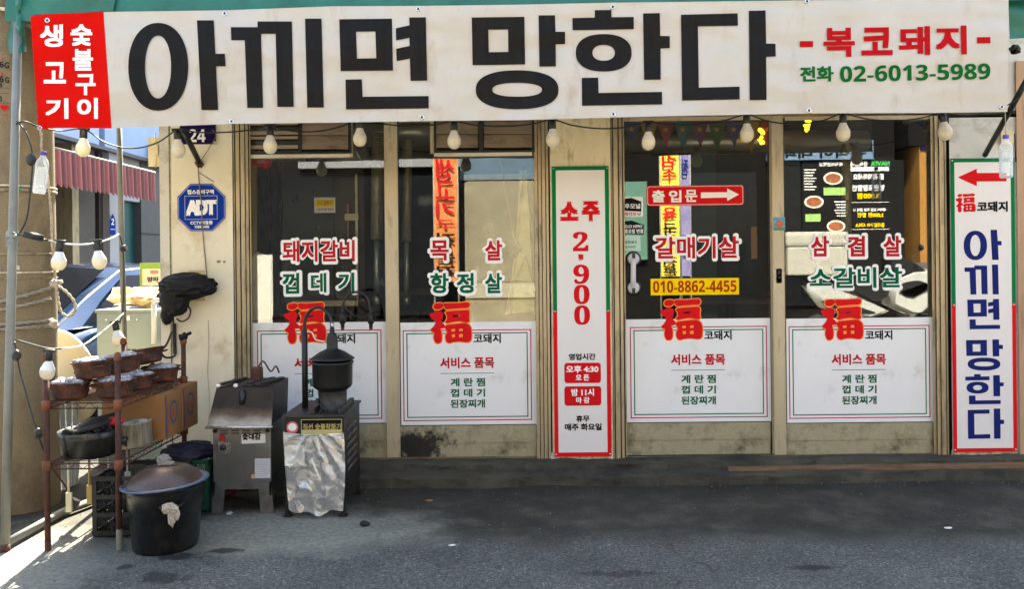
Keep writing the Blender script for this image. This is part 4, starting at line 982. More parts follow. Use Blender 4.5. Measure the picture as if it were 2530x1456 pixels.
b = MB(); b.tube([P(2484, 334, -.72), P(2482, 262, -.75)], .002, 6); tag(b.build('bottle_thread', MATS['rope']), 'thin thread holding the bottle before the right sign', 'string')
# ------------------------------------------------------------------ black cloth bundle, bracket arm and cables on the cream wall
b = MB(); b.tube([P(452, 322, -.30), P(470, 356, -.16), P(494, 404, -.01)], .017, 10)
arm = tag(b.build('wall_bracket', MATS['black_metal']), 'dark metal arm reaching from the cream wall below the house number', 'bracket')
b = MB(); b.tube([P(488, 398, -.012), P(496, 410, -.012)], .022, 10); b.blob(P(497, 408, -.01), .014, 1, .3, 3, 2); b.build('bracket_foot', MATS['rust_dark'], arm)
wc = thing('wall_wire', 'thin grey wire running down over the blue security sign', 'wire', P(490, 420, -.01))
b = MB(); b.tube(spline([P(452, 330, -.3), P(480, 372, -.1), P(488, 400, -.02), P(491, 440, -.014), P(497, 500, -.016), P(500, 560, -.014), P(505, 620, -.008), P(512, 690, -.01)], 5), .0035, 6)
b.tube(spline([P(490, 425, -.008), P(505, 435, -.006), P(528, 449, -.006)], 4), .0025, 5)
b.tube(spline([P(500, 390, -.03), P(520, 360, -.05), P(533, 335, -.02), P(524, 320, -.02)], 4), .002, 5)
b.build_each('wire', mat('wire_grey', lin(110, 106, 96), .6), wc)
b = MB(); b.tube(spline([P(514, 790, -.006), P(516, 850, -.006), P(513, 920, -.006), P(517, 980, -.006), P(515, 1060, -.006)], 4), .002, 5); b.build('wire', MATS['rope'], wc)
def crumple(c, rx, ry, rz, seed, n=4, amp=.16, fr=2.2):
    t = bmesh.new(); bmesh.ops.create_icosphere(t, subdivisions=n, radius=1)
    for v in t.verts:
        d = v.co.normalized(); q = (Vector((d.x*.55+d.z*.4, d.y, d.z*1.3-d.x*.35)) if n > 3 else d)*fr+Vector((seed, seed*.7, 0))
        k = 1+amp*(1-abs(mnoise.noise(q))*4)+amp*(.28 if n > 3 else .5)*(1-abs(mnoise.noise(q*2.3))*4)+amp*.1*mnoise.noise(q*7)
        v.co = Vector((d.x*rx*k, d.y*ry*k, d.z*rz*k))+Vector(c)
    for f in t.faces: f.smooth = n > 3
    return t
cl = thing('cloth_bundle', 'crumpled black cloth wrapped round a box on the cream wall', 'cloth', P(456, 735, -.1))
b = MB(); b.join(crumple(P(464, 708, -.11), .172, .10, .082, 3, 5, .085, 1.9)); b.join(crumple(P(432, 742, -.12), .085, .06, .10, 8, 5, .085, 1.8)); b.join(crumple(P(412, 778, -.11), .036, .03, .062, 12, 4, .08, 1.7))
b.build('wrapped_cloth', MATS['black_cloth'], cl)
b = MB(); slab(b, (466, 668, 506, 744), -.004, .03); b.build('backing_box', mat('tan_box', lin(206, 180, 130), .6), cl)
b = MB(); b.tube(spline([P(455, 750, -.13), P(470, 765, -.1), P(466, 785, -.08), P(450, 795, -.06), P(436, 788, -.05)], 5), .005, 6); b.build('loose_cord', MATS['cable'], cl)
b = MB(); b.tube(spline([P(426, 760, -.04), P(428, 800, -.03), P(429, 850, -.03), P(432, 878, -.03), P(410, 884, -.06), P(398, 870, -.08), P(412, 850, -.06), P(424, 820, -.04)], 6), .007, 7)
b.tube([P(430, 800, -.012), P(432, 875, -.012)], .012, 8)
tag(b.build('power_cable', MATS['cable']), 'thick black cable hanging down at the corner below the cloth', 'cable')

# ------------------------------------------------------------------ rusty wire rack
X0, X1, Y0, Y1 = -2.262, -1.915, -1.20, -.42
rk = thing('wire_rack', 'rusty wire shelving rack full of braziers beside the utility pole', 'rack', ((X0+X1)/2, (Y0+Y1)/2, 0))
for (x, y, k) in ((X0, Y0, 0), (X1, Y0, 1), (X0, Y1, 2), (X1, Y1, 3)):
    b = MB(); b.tube([(x, y, 0), (x, y, .925)], .0135, 12); o = b.build('post', MATS['rust'], rk)
    b = MB(); b.lathe([(.014, 0), (.019, .006), (.019, .012), (.016, .03), (.009, .042), (0, .044)], (x, y, .915), 14)
    for z in (.713, .42): b.lathe([(.0145, -.034), (.021, -.03), (.021, .012), (.0145, .016)], (x, y, z), 14)
    b.build('post_collar', MATS['rust_bright'], o)
    b = MB(); b.lathe([(.0145, 0), (.0145, .05 if k != 1 else .10)], (x, y, .001), 12); b.build('post_foot', MATS['steel_pole'] if k == 1 else MATS['rust'], o)
def wire_shelf(z):
    b = MB()
    for dz in (0, -.026):
        for a, c in (((X0, Y0), (X1, Y0)), ((X1, Y0), (X1, Y1)), ((X1, Y1), (X0, Y1)), ((X0, Y1), (X0, Y0))):
            b.tube([(*a, z+dz), (*c, z+dz)], .0038, 6)
    n = 26
    for k in range(1, n): 
        y = Y0+(Y1-Y0)*k/n; b.tube([(X0, y, z+.004), (X1, y, z+.004)], .0022, 4)
    for a, c, n in (((X0, Y0), (X1, Y0), 10), ((X1, Y0), (X1, Y1), 22), ((X0, Y0), (X0, Y1), 22)):
        pts = [Vector((a[0]+(c[0]-a[0])*k/n, a[1]+(c[1]-a[1])*k/n, z-(.026 if k % 2 else 0))) for k in range(n+1)]
        b.tube(pts, .002, 4)
    b.build('wire_shelf', MATS['rust_dark'], rk)
wire_shelf(.713); wire_shelf(.42)
b = MB(); b.blob((X1, Y1, .955), .024, 2, .4, 2, 6); b.tube([(X1, Y1, .96), (X1+.045, Y1, .98)], .010, 6); b.build('taped_knob', MATS['black_cloth'], rk)

# braziers: low rusted fire pans, some heaped with ash
def brazier(label, c, r, h, ash=True, rot=0, tilt=(0, 0), seed=0, slots=True):
    t = thing('brazier', label, 'brazier', c, 'rusty charcoal braziers on the rack')
    c = Vector(c); rt = Matrix.Rotation(R(tilt[0]), 3, 'X') @ Matrix.Rotation(R(tilt[1]), 3, 'Y')
    b = MB(); b.lathe([(0, .004), (r*.72, .0), (r*.80, .012), (r*.84, h*.55), (r*.9, h*.86), (r*1.0, h), (r*1.01, h+.004), (r*.95, h+.003), (r*.85, h*.82), (r*.8, h*.5), (r*.7, .02), (0, .02)], c, 32, rt)
    o = b.build('fire_pan', MATS['rust_dark'], t)
    if slots:
        b = MB()
        for k in range(5):
            a = rot+k*2*math.pi/5; d = Vector((math.cos(a), math.sin(a), 0)); b.box(c+rt@(d*r*.825+Vector((0, 0, h*.42))), (.004, .034, .010), rt@Matrix.Rotation(a, 3, 'Z'))
        b.build('air_slot', MATS['groove'], o)
    b = MB(); a = rot; d = Vector((math.cos(a), math.sin(a), 0)); e = Vector((-d.y, d.x, 0))
    for s in (-1, 1): b.tube(spline([c+rt@(d*s*r*.88+e*-.025+Vector((0, 0, h*.7))), c+rt@(d*s*(r*.88+.022)+e*-.018+Vector((0, 0, h*.72))), c+rt@(d*s*(r*.88+.022)+e*.018+Vector((0, 0, h*.72))), c+rt@(d*s*r*.88+e*.025+Vector((0, 0, h*.7)))], 4), .0045, 6)
    b.build_each('ear_handle', MATS['rust_dark'], t)
    if ash:
        b = MB(); rnd = random.Random(seed)
        b.lathe([(r*.86, h*.88), (r*.55, h*1.02), (0, h*1.08)], c, 24, rt, .05)
        for k in range(26):
            a = rnd.uniform(0, 6.28); q = r*.72*math.sqrt(rnd.random())
            b.blob(c+rt@Vector((q*math.cos(a), q*math.sin(a), h*1.0+rnd.uniform(0, .018)*(1-q/r))), rnd.uniform(.010, .022), 1, .35, 3, k+seed, (1.3, .9, .7))
        b.build('ash_heap', MATS['ash'], t)
    return t
ZS = .721
LB = [('rusty brazier with white ash at the front left of the top shelf', (-2.165, -1.10, ZS), .098, .080, True, .4),
 ('rusty brazier with ash beside the front right rack post', (-1.965, -1.06, ZS), .100, .082, True, 1.1),
 ('rusty brazier heaped with grey ash stacked above the two front ones', (-2.075, -1.05, ZS+.094), .100, .084, True, 2.3),
 ('brown brazier standing in the middle of the top shelf', (-1.975, -.82, ZS), .098, .075, True, .2),
 ('dark brazier at the far end next to the rear rack post', (-1.955, -.55, ZS), .105, .078, True, .9),
 ('wide rusty brazier with a pale rim stacked on the middle ones', (-2.055, -.80, ZS+.088), .112, .084, True, 1.7),
 ('tilted empty brazier topping the far stack below the grey pipe', (-2.03, -.56, ZS+.10), .105, .075, False, .6),
 ('rusty brazier at the back left under the stacked ones', (-2.16, -.62, ZS), .10, .09, False, .6)]
for i, (l, c, r, h, a, ro) in enumerate(LB): brazier(l, (c[0]-.035, c[1], c[2]), r, h, a, ro, (0, -4) if i in (2, 5) else ((-5, -12) if i == 6 else (0, 0)), i)
# middle shelf
ZM = .428
t = thing('charcoal_basin', 'black round basin of charcoal tools on the middle shelf', 'basin', (-2.135, -1.05, ZM))
b = MB(); b.lathe([(0, .003), (.125, 0), (.132, .01), (.138, .09), (.145, .125), (.140, .128), (.130, .09), (.12, .02), (0, .02)], (-2.135, -1.05, ZM), 36); b.build('bowl', MATS['enamel'], t)
b = MB(); rt = Matrix.Rotation(R(-14), 3, 'Y') @ Matrix.Rotation(R(8), 3, 'X')
b.lathe([(0, .0), (.10, .0), (.112, .006), (.112, .016), (.098, .020), (0, .022)], (-2.115, -1.04, ZM+.142), 32, rt)
for k in range(-3, 4): b.tube([Vector((-2.115, -1.04, ZM+.165))+rt@Vector((-.08, k*.024, 0)), Vector((-2.115, -1.04, ZM+.165))+rt@Vector((.08, k*.024, 0))], .004, 5)
b.build('grate', MATS['coal'], t)
b = MB()
for k in range(30): 
    a = random.uniform(0, 6.28); q = .11*math.sqrt(random.random()); b.blob((-2.135+q*math.cos(a), -1.05+q*math.sin(a), ZM+.118+random.uniform(0, .015)), random.uniform(.010, .022), 1, .4, 3, k)
b.build('charcoal', MATS['coal'], t)
gl = MB(); gl.join(crumple((-2.01, -1.04, ZM+.165), .042, .03, .022, 4, 3, .12)); gl.join(crumple((-1.985, -1.05, ZM+.172), .026, .018, .014, 9, 3, .12))
tag(gl.build('work_glove', mat('glove_red', lin(190, 40, 46), .85, var=.2, bump=.4)), 'red rubber glove lying on the black charcoal basin', 'glove')
t = thing('steel_pot', 'battered silver pot with black knob on the middle shelf', 'pot', (-1.985, -.93, ZM))
mat('pot_silver', lin(176, 168, 148), .4, .5, var=.25, scale=10, stretch=(4, 4, .5), dirt=lin(96, 80, 60), dirt_amt=.35, dirt_scale=8, bump=.1)
rt = Matrix.Rotation(R(-6), 3, 'Y')
b = MB(); b.lathe([(0, 0), (.083, 0), (.088, .006), (.092, .118), (.097, .122), (.094, .126), (.086, .12), (.08, .012), (0, .012)], (-1.978, -.90, ZM+.006), 32, rt); b.build('pot_body', MATS['pot_silver'], t)
b = MB(); c = Vector((-1.975, -.996, ZM+.062)); b.lathe([(.010, 0), (.010, .02), (.018, .024), (.018, .036), (0, .04)], c, 14, Matrix.Rotation(R(90), 3, 'X')); b.tube([c+Vector((0, -.02, 0)), c+Vector((.01, -.024, -.03))], .008, 8); b.build('tap', MATS['black_plastic'], t)
# cardboard boxes
def carton(label, x0, x1, y0, y1, z0, z1, printed, rz=0):
    t = thing('cardboard_box', label, 'box', ((x0+x1)/2, (y0+y1)/2, z0))
    b = MB(); b.bb(x0, x1, y0, y1, z0, z1, .004); bx = b.build('carton', MATS['cardboard'], t)
    b = MB(); b.bb((x0+x1)/2-.004, (x0+x1)/2+.02, y0+.01, y1-.01, z1+.0005, z1+.0012); b.bb(x0+.01, x1-.01, y0-.0012, y0-.0005, (z0+z1)/2-.09, (z0+z1)/2-.087); b.build('seam', mat('card_dark', lin(132, 82, 38), .8), t)
    if printed:
        f = lambda a, c_, o: Vector((x1+.0015+o, y0+(y1-y0)*a, z0+(z1-z0)*c_))
        for nm, pts, m in (('blue_stripe', [(.03, .05), (.12, .05), (.10, .60), (.05, .97), (-.0, .97), (.04, .55)], 'print_blue'), ('red_stripe', [(.14, .12), (.2, .12), (.19, .5), (.14, .78), (.11, .74), (.145, .5)], 'print_red')):
            b = MB(); b.prism(pts, f, 0); b.build(nm, MATS[m], t)
        b = MB(); b.prism(ell(.5, .55, .22, .26, 28), f, 0, [ell(.5, .55, .17, .20, 28)]); b.build('printed_ring', MATS['print_blue'], t)
        b = MB()
        for k in range(6): b.prism([(.40, .46+k*.03), (.6, .46+k*.03), (.6, .475+k*.03), (.40, .475+k*.03)], f, 0)
        b.build('printed_mark', MATS['print_red'], t)
    return t
mat('print_blue', lin(54, 70, 104), .75); mat('print_red', lin(170, 56, 44), .75)
carton('brown carton with blue and red print nearest the steel pot', -2.20, -1.862, -.80, -.58, ZM+.012, ZM+.255, True)
carton('brown carton with blue and red print at the wall end of the shelf', -2.19, -1.858, -.575, -.36, ZM+.012, ZM+.262, True)
# things hanging and standing under the rack
t = thing('plastic_crate', 'black plastic crate with slotted sides under the wire rack', 'crate', (-1.99, -.93, 0))
def crate(t, x0, x1, y0, y1, z0, z1, m, nx=3, nz=3):
    b = MB()
    for (a, c, fx) in (((x0, y0), (x1, y0), 0), ((x1, y0), (x1, y1), 1), ((x1, y1), (x0, y1), 0), ((x0, y1), (x0, y0), 1)):
        a, c = Vector((*a, 0)), Vector((*c, 0)); d = (c-a).normalized(); L_ = (c-a).length; rt = Matrix.Rotation(math.atan2(d.y, d.x), 3, 'Z')
        for k in range(nz+1):
            z = z0+.015+(z1-z0-.03)*k/nz; b.box((a+c)/2+Vector((0, 0, z)), (L_, .010, .022), rt)
        for k in range(nx+1):
            b.box(a+d*(.01+(L_-.02)*k/nx)+Vector((0, 0, (z0+z1)/2)), (.02, .011, z1-z0), rt)
        # slanted slats in every opening
        for i in range(nx):
            for j in range(nz):
                p0 = a+d*(.01+(L_-.02)*(i+.5)/nx)+Vector((0, 0, z0+.015+(z1-z0-.03)*(j+.5)/nz)); w = (L_-.02)/nx*.42; hh = (z1-z0-.03)/nz*.42
                for k in range(-3, 4):
                    o = k*.26*w; b.tube([p0+d*(o-.35*w)+Vector((0, 0, hh*.8)), p0+d*(o+.35*w)-Vector((0, 0, hh*.8))], .0032, 4)
    b.bb(x0+.01, x1-.01, y0+.01, y1-.01, z0+.004, z0+.012); b.build('crate_shell', MATS[m], t)
crate(t, -2.135, -1.77, -1.02, -.68, .005, .31, 'crate_black')
b = MB(); b.box((-1.96, -1.027, .255), (.05, .002, .03)); b.build('crate_label', mat('worn_label', lin(70, 66, 56), .8), t)
t = thing('plastic_crate', 'green plastic crate behind the big black pot', 'crate', (-1.83, -.5, 0))
crate(t, -2.02, -1.70, -.62, -.28, .005, .29, 'crate_green')
b = MB(); b.join(crumple((-1.87, -.45, .30), .15, .13, .05, 21, 4, .12)); tag(b.build('dark_tarp', mat('tarp_navy', lin(34, 34, 58), .7, var=.2, bump=.3)), 'crumpled navy cloth heaped on the green crate', 'cloth')
b = MB(); b.tube(spline([(-1.72, -.42, .03), (-1.64, -.40, .05), (-1.66, -.34, .08), (-1.74, -.36, .06), (-1.66, -.42, .10), (-1.6, -.36, .05)], 6), .016, 8)
tag(b.build('rubber_hose', mat('hose_red', lin(104, 40, 34), .6)), 'coiled dull red hose on the ground behind the stainless grill', 'hose')
for k, (l, m) in enumerate((('pale ladle hanging at the front of the rack under the basin', 'tray_cream'), ('brown wooden tongs hanging second under the basin', 'old_wood'), ('pale tongs hanging third under the basin', 'pvc'), ('white scraper hanging farthest back under the rack', 'paper'))):
    if m == 'old_wood': mat('old_wood', lin(170, 146, 80), .6)
    x, y0 = -2.225+.035*k, -1.08+.13*k; t = thing('hanging_tool', l, 'tool', (x, y0, .395))
    b = MB(); b.tube([(x, y0, .40), (x+.006, y0-.01, .24)], .006, 6); b.build('handle', MATS[m], t)
    b = MB(); b.box((x+.008, y0-.012, .20), (.03, .012, .10), None, .004); b.build('tool_head', MATS[m], t)

# ------------------------------------------------------------------ big black pot with a domed lid
pt = G(410, 1350); pt.z = 0
t = thing('cooking_pot', 'big black pot with a domed copper coloured lid on the asphalt', 'pot', pt)
hp = .305; rp_ = .18
b = MB(); b.lathe([(0, .012), (.136, .008), (.144, 0), (.149, .008), (.152, .02), (.166, .2), (.172, .205), (.177, .285), (rp_, hp), (.19, hp+.003), (.191, hp+.008), (rp_-.008, hp+.006), (.17, .28), (.14, .03), (0, .03)], pt, 48); b.build('pot_body', MATS['enamel'], t)
tl = Matrix.Rotation(R(-3.2), 3, 'Y')
b = MB(); b.lathe([(.16, -.002), (.201, .004), (.205, .009), (.201, .013), (.172, .012)], pt+Vector((0, 0, hp+.004)), 48, tl); b.build('lid_rim', MATS['enamel_rim'], t)
b = MB(); b.lathe([(.174, .010), (.167, .022), (.148, .046), (.113, .071), (.070, .087), (.026, .093), (0, .094)], pt+Vector((0, 0, hp+.004)), 48, tl); lid = b.build('lid', MATS['lid_copper'], t)
b = MB(); q = pt+Vector((-.005, 0, hp+.101)); b.join(crumple(q+Vector((0, 0, .018)), .030, .026, .024, 3, 3, .2)); b.join(crumple(q+Vector((.02, -.012, .002)), .034, .018, .012, 7, 3, .2)); b.join(crumple(q+Vector((-.008, -.014, .008)), .016, .02, .02, 11, 3, .2)); b.build('rag_knob', mat('rag_grey', lin(128, 122, 116), .95, var=.2, dirt=lin(70, 64, 58), dirt_amt=.3, bump=.5), lid)
b = MB(); b.box(pt+Vector((-.055, -.02, hp+.092)), (.06, .022, .010), Matrix.Rotation(R(-8), 3, 'Y'), .003); b.build('lid_handle', MATS['black_plastic'], lid)
q = pt+Vector((.09, -.148, .235))
b = MB(); b.tube(spline([q+Vector((-.045, .02, .012)), q+Vector((-.04, -.022, .004)), q+Vector((.03, -.012, .004)), q+Vector((.045, .04, .012))], 5), .007, 8); hd = b.build('side_handle', MATS['enamel'], t)
b = MB(); b.join(crumple(q+Vector((.0, -.018, .0)), .036, .02, .024, 5, 3, .22)); b.join(crumple(q+Vector((.012, -.022, -.045)), .016, .012, .038, 9, 3, .22)); b.join(crumple(q+Vector((.032, -.016, -.028)), .014, .012, .026, 13, 3, .2)); b.build('rag_wrap', MATS['rag'], hd)

# ------------------------------------------------------------------ stainless charcoal grill
gp = G(592, 1272); Xa, Xb = G(519, 1275).x, G(676, 1266).x; Ya = gp.y; dep = .34
t = thing('charcoal_grill', 'stainless charcoal grill with a sooty slanted hood beside the pot', 'grill', ((Xa+Xb)/2, Ya+dep/2, 0))
W_ = Xb-Xa; zl, zb, zt = .175, .49, .69
def zat(v, y): return H+(CY-v)/F_PX*(D0+y)+.004
b = MB(); b.bb(Xa+.006, Xb-.006, Ya+.02, Ya+dep, zl, zb, .003); b.build('firebox', MATS['stainless'], t)
b = MB()   # leg frame front with a trapezoid opening, and back
for y in (Ya+.006, Ya+dep-.012):
    f = lambda a, c, o: Vector((Xa+a*W_, y+.006-o, c))
    b.prism([(-.01, 0), (.17, 0), (.215, .135), (.775, .135), (.80, 0), (1.02, .0), (.985, zl), (.01, zl)], f, .012)
b.bb(Xa+.004, Xa+.016, Ya+.012, Ya+dep-.012, .10, zl); b.bb(Xb-.016, Xb-.004, Ya+.012, Ya+dep-.012, .10, zl)
b.build('leg_frame', MATS['stainless'], t)
# hood: slanted front
fy0, fy1 = Ya-.02, Ya+.055
mat('hood_steel', lin(150, 146, 140), .4, .7, var=.2, scale=5, dirt=lin(40, 34, 30), dirt_amt=.3, dirt_scale=4, fine=.15)
def hood_mat():
    m = MATS['hood_steel'].copy(); nt = m.node_tree; N = nt.nodes; L = nt.links; bs = N['Principled BSDF']
    tc = N.new('ShaderNodeTexCoord'); sp = N.new('ShaderNodeSeparateXYZ'); L.new(tc.outputs['Object'], sp.inputs[0])
    n = N.new('ShaderNodeTexNoise'); n.inputs['Scale'].default_value = 7; n.inputs['Detail'].default_value = 7; L.new(tc.outputs['Object'], n.inputs['Vector'])
    a = N.new('ShaderNodeMath'); a.operation = 'MULTIPLY_ADD'; L.new(n.outputs['Fac'], a.inputs[0]); a.inputs[1].default_value = .10; L.new(sp.outputs['Z'], a.inputs[2])
    r = N.new('ShaderNodeValToRGB'); e = r.color_ramp.elements; e[0].position = .58; e[0].color = (0, 0, 0, 1); e[1].position = .64; e[1].color = (1, 1, 1, 1); L.new(a.outputs[0], r.inputs[0])
    r2 = N.new('ShaderNodeValToRGB'); e = r2.color_ramp.elements; e[0].position = .56; e[0].color = (1, 1, 1, 1); e[1].position = .60; e[1].color = lin(150, 132, 116); x2 = e.new(.64); x2.color = lin(84, 76, 70); L.new(a.outputs[0], r2.inputs[0])
    x = N.new('ShaderNodeMix'); x.data_type = 'RGBA'; x.blend_type = 'MULTIPLY'; x.inputs[0].default_value = 1; L.new(bs.inputs['Base Color'].links[0].from_socket, x.inputs[6]); L.new(r2.outputs[0], x.inputs[7]); L.new(x.outputs[2], bs.inputs['Base Color']); return m
mh = hood_mat()
hv = [(Xa-.012, fy0, zb-.004), (Xb+.008, fy0, zb-.004), (Xb+.004, fy1, zt), (Xa+.016, fy1, zt)]
b = MB(); b.quadmesh([Vector(p) for p in hv]+[Vector(p)+Vector((0, .012, .004)) for p in hv], [(0, 1, 2, 3), (7, 6, 5, 4), (0, 4, 5, 1), (1, 5, 6, 2), (2, 6, 7, 3), (3, 7, 4, 0)]); hdo = b.build('hood_front', mh, t)
b = MB(); b.tube([Vector(hv[0])+Vector((-.008, -.004, -.002)), Vector(hv[1])+Vector((.01, -.004, -.002))], .007, 8); b.build('hood_lip', mat('bright_steel', lin(200, 198, 194), .25, .85), hdo)
b = MB(); k = .012
b.quadmesh([Vector(p) for p in ((Xa+.016, fy1+k, zt-.006), (Xb+.004, fy1+k, zt-.006), (Xb+.004, Ya+dep, zt+.012), (Xa+.02, Ya+dep, zt+.012), (Xa+.006, fy0+k+.014, zb), (Xb-.004, fy0+k+.014, zb), (Xb-.004, Ya+dep, zb), (Xa+.006, Ya+dep, zb))], [(0, 1, 2, 3), (1, 5, 6, 2), (3, 2, 6, 7), (0, 3, 7, 4), (4, 5, 1, 0), (4, 7, 6, 5)]); b.build('hood_body', MATS['sooty_steel'], t)
b = MB()
for (x, a) in ((Xa+.06, 14), (Xb-.06, 18), (Xb-.12, 22)): b.box((x, Ya+.19, zt+.016), (.028, .26, .012), Matrix.Rotation(R(-a), 3, 'Z'), .003)
b.build_each('top_rail', MATS['sooty_steel'], t)
b = MB()
for (x, a) in ((Xa+.028, 14), (Xa+.125, 18)): b.lathe([(.011, 0), (.011, .014), (0, .016)], (x, Ya+.055, zt+.012), 12, Matrix.Rotation(R(90), 3, 'X'))
b.build_each('rail_tip', MATS['bulb_collar'], t)
b = MB(); b.box(((Xa+Xb)/2+.01, Ya+.26, zt+.05), (.06, .05, .07), None, .006); b.tube(spline([((Xa+Xb)/2+.02, Ya+.25, zt+.08), ((Xa+Xb)/2+.05, Ya+.25, zt+.12), ((Xa+Xb)/2+.09, Ya+.26, zt+.06), ((Xa+Xb)/2+.12, Ya+.26, zt+.09), ((Xa+Xb)/2+.14, Ya+.26, zt+.05)], 6), .005, 6); b.build('motor', MATS['rust_dark'], t)
b = MB(); q = Vector(((Xa+Xb)/2+.0, fy1-.018, zt-.035)); b.tube([q+Vector((0, .05, .03)), q, q+Vector((.002, -.024, -.05))], .02, 10, True, [.014, .02, .013]); b.build('hood_handle', MATS['black_plastic'], t)
yb = Ya+.02; f = lambda a, c, o: Vector((Xa+.006+a*(W_-.012), yb-.0012-o, zl+c*(zb-zl)))
b = MB()
for k in range(4):
    for j in range(2): a = .13+.19*k; c = .895-.045*j; b.prism([(a, c-.010), (a+.13, c-.010), (a+.13, c+.010), (a, c+.010)], f, 0)
b.build('vent_slot', MATS['groove'], t)
b = MB(); b.prism([(.09, .50), (.31, .50), (.31, .70), (.09, .70)], f, 0); b.build('control_plate', MATS['bright_steel'], t)
b = MB(); b.box(f(.165, .78, .004), (.026, .012, .034), None, .002); b.build('power_switch', mat('switch_red', lin(160, 24, 22), .35), t)
b = MB(); b.lathe([(.018, 0), (.017, .012), (.012, .016), (0, .017)], f(.18, .61, .001), 18, Matrix.Rotation(R(90), 3, 'X')); b.build('control_knob', MATS['black_plastic'], t)
b = MB(); b.prism([(.495, .665), (.905, .675), (.905, .835), (.495, .825)], f, 0); pn = b.build('name_plate', MATS['white_sign'], t)
b = MB(); letters(b, '숯대감', (598, 1071.5, 644, 1088), onplane(yb-.0028), bold=.05, off=0); b.build('lettering', MATS['ink'], pn)
b = MB(); b.prism([(.72, .06), (.985, .06), (.985, .40), (.72, .40)], f, 0); pn = b.build('paper_label', mat('label_grey', lin(196, 200, 206), .5), t)
b = MB()
for k in range(9): c = .10+.032*k; b.prism([(.74, c), (.74+random.uniform(.12, .22), c), (.74+.2, c+.006), (.74, c+.006)], lambda a, e, o: f(a, e, .0008), 0)
b.build('small_print', mat('print_grey', lin(140, 146, 156), .6), pn)
b = MB(); b.prism([(.66, .05), (.715, .05), (.715, .125), (.66, .125)], f, 0); b.build('small_label', mat('pink_lab', lin(206, 150, 140), .5), t)
b = MB()
for a in (.045, .945): b.lathe([(.012, 0), (.012, .008), (0, .010)], f(a, .90, .001), 12, Matrix.Rotation(R(90), 3, 'X'))
b.build_each('hood_pivot', MATS['black_plastic'], t)
b = MB()
for k in range(6):
    z = zb+.03+.03*k; b.box((Xb-.0025, Ya+.20, z), (.006, .16, .008), Matrix.Rotation(R(20), 3, 'Y'))
b.build('side_louver', MATS['black_oven'], t)

# ------------------------------------------------------------------ black charcoal starter with a chimney burner
Xc, Xd = G(707, 1278).x, G(851, 1276).x; Yc = G(780, 1278).y; dp = .44; zz0, zz1 = .085, .555
t = thing('charcoal_starter', 'black charcoal starter with tall chimney burner and a silvery bag', 'charcoal starter', ((Xc+Xd)/2, Yc+dp/2, 0))
b = MB(); b.bb(Xc-.004, Xd+.004, Yc, Yc+dp, zz0+.02, zz1-.012, .003); b.build('cabinet', MATS['black_oven'], t)
b = MB(); b.bb(Xc-.012, Xd+.014, Yc-.012, Yc+dp+.01, zz1-.014, zz1, .003); tp = b.build('top_plate', MATS['sooty_steel'], t)
for x in (Xc+.008, Xd-.008):
    for y in (Yc+.012, Yc+dp-.012):
        b = MB(); b.bb(x-.012, x+.012, y-.012, y+.012, .006, zz0+.03); b.bb(x-.022, x+.022, y-.02, y+.02, 0, .008); b.build('leg', MATS['black_oven'], t)
b = MB(); ex = Xc+.165; ey = Yc+.03
b.bb(ex-.035, ex-.012, ey, Yc+.36, zz1+.001, zz1+.03); b.bb(Xd-.034, Xd-.012, ey, Yc+.36, zz1+.001, zz1+.03); b.bb(ex-.012, Xd-.034, Yc+.30, Yc+.325, zz1+.001, zz1+.022); b.build_each('ash_tray_rail', MATS['sooty_steel'], t)
b = MB()
for k in range(60): b.blob((random.uniform(ex, Xd-.04), random.uniform(ey+.01, ey+.16), zz1+.004), random.uniform(.004, .011), 1, .4, 3, k)
b.build('cinder', MATS['coal'], t)
b = MB()
for i in range(6):
    for j in range(2): b.box((Xd+.0055, Yc+.12+j*.13, zz1-.10-i*.045), (.008, .085, .012), Matrix.Rotation(R(25), 3, 'Y') @ Matrix.Rotation(R(14), 3, 'X'))
b.build('side_louver', mat('louver_edge', lin(96, 94, 90), .5, .4, var=.2), t)
b = MB(); b.bb(Xd+.0042, Xd+.0062, Yc+.01, Yc+dp-.01, zz0+.15, zz0+.156); b.build('side_seam', MATS['groove'], t)
bc = Vector((P(822, 1000, -.56).x, -.56, zz1))
b = MB(); b.lathe([(.083, 0), (.083, .012), (.078, .015), (.078, .11), (.084, .118)], bc, 32); b.build('burner_base', MATS['sooty_steel'], t)
b = MB(); b.lathe([(.082, .108), (.104, .125), (.110, .14), (.112, .25), (.118, .258), (.118, .268), (.110, .268), (.10, .255), (.095, .15), (0, .14)], bc, 36); b.build('burner_barrel', MATS['black_oven'], t)
b = MB(); b.lathe([(.106, .275), (.122, .280), (.122, .287), (.112, .293), (.070, .322), (.034, .338), (.031, .345), (.031, .40), (.026, .42), (.014, .432), (.012, .46), (0, .46)], bc, 36); cp = b.build('chimney_cap', MATS['black_oven'], t)
b = MB(); b.tube([bc+Vector((0, 0, .455)), bc+Vector((0, 0, .485))], .010, 10); b.build('hose_collar', MATS['bright_steel'], cp)
b = MB(); b.tube([bc+Vector((-.075, -.05, .05)), bc+Vector((-.03, -.10, .02)), bc+Vector((-.005, -.12, -.0+.012))], .006, 8); b.lathe([(.010, -.012), (.010, .012), (0, .012)], bc+Vector((-.075, -.052, .055)), 10); b.build('damper_lever', MATS['black_metal'], t)
px = P(755, 900, -.5).x; py = -.52
b = MB(); b.tube([(px, py, zz1), (px, py, 1.0)], .017, 14); sp_ = b.build('support_post', MATS['black_metal'], t)
zt2 = 1.125
b = MB(); b.tube(spline([(px, py, .98), (px+.002, py, 1.04), (px+.02, py-.005, 1.09), (px+.065, py-.02, 1.124), (px+.11, py-.03, 1.12), (bc.x-.012, -.555, 1.075), (bc.x-.002, -.56, 1.03), (bc.x, -.56, 1.0)], 7), .0095, 10); b.build('gas_hose', MATS['cable'], t)
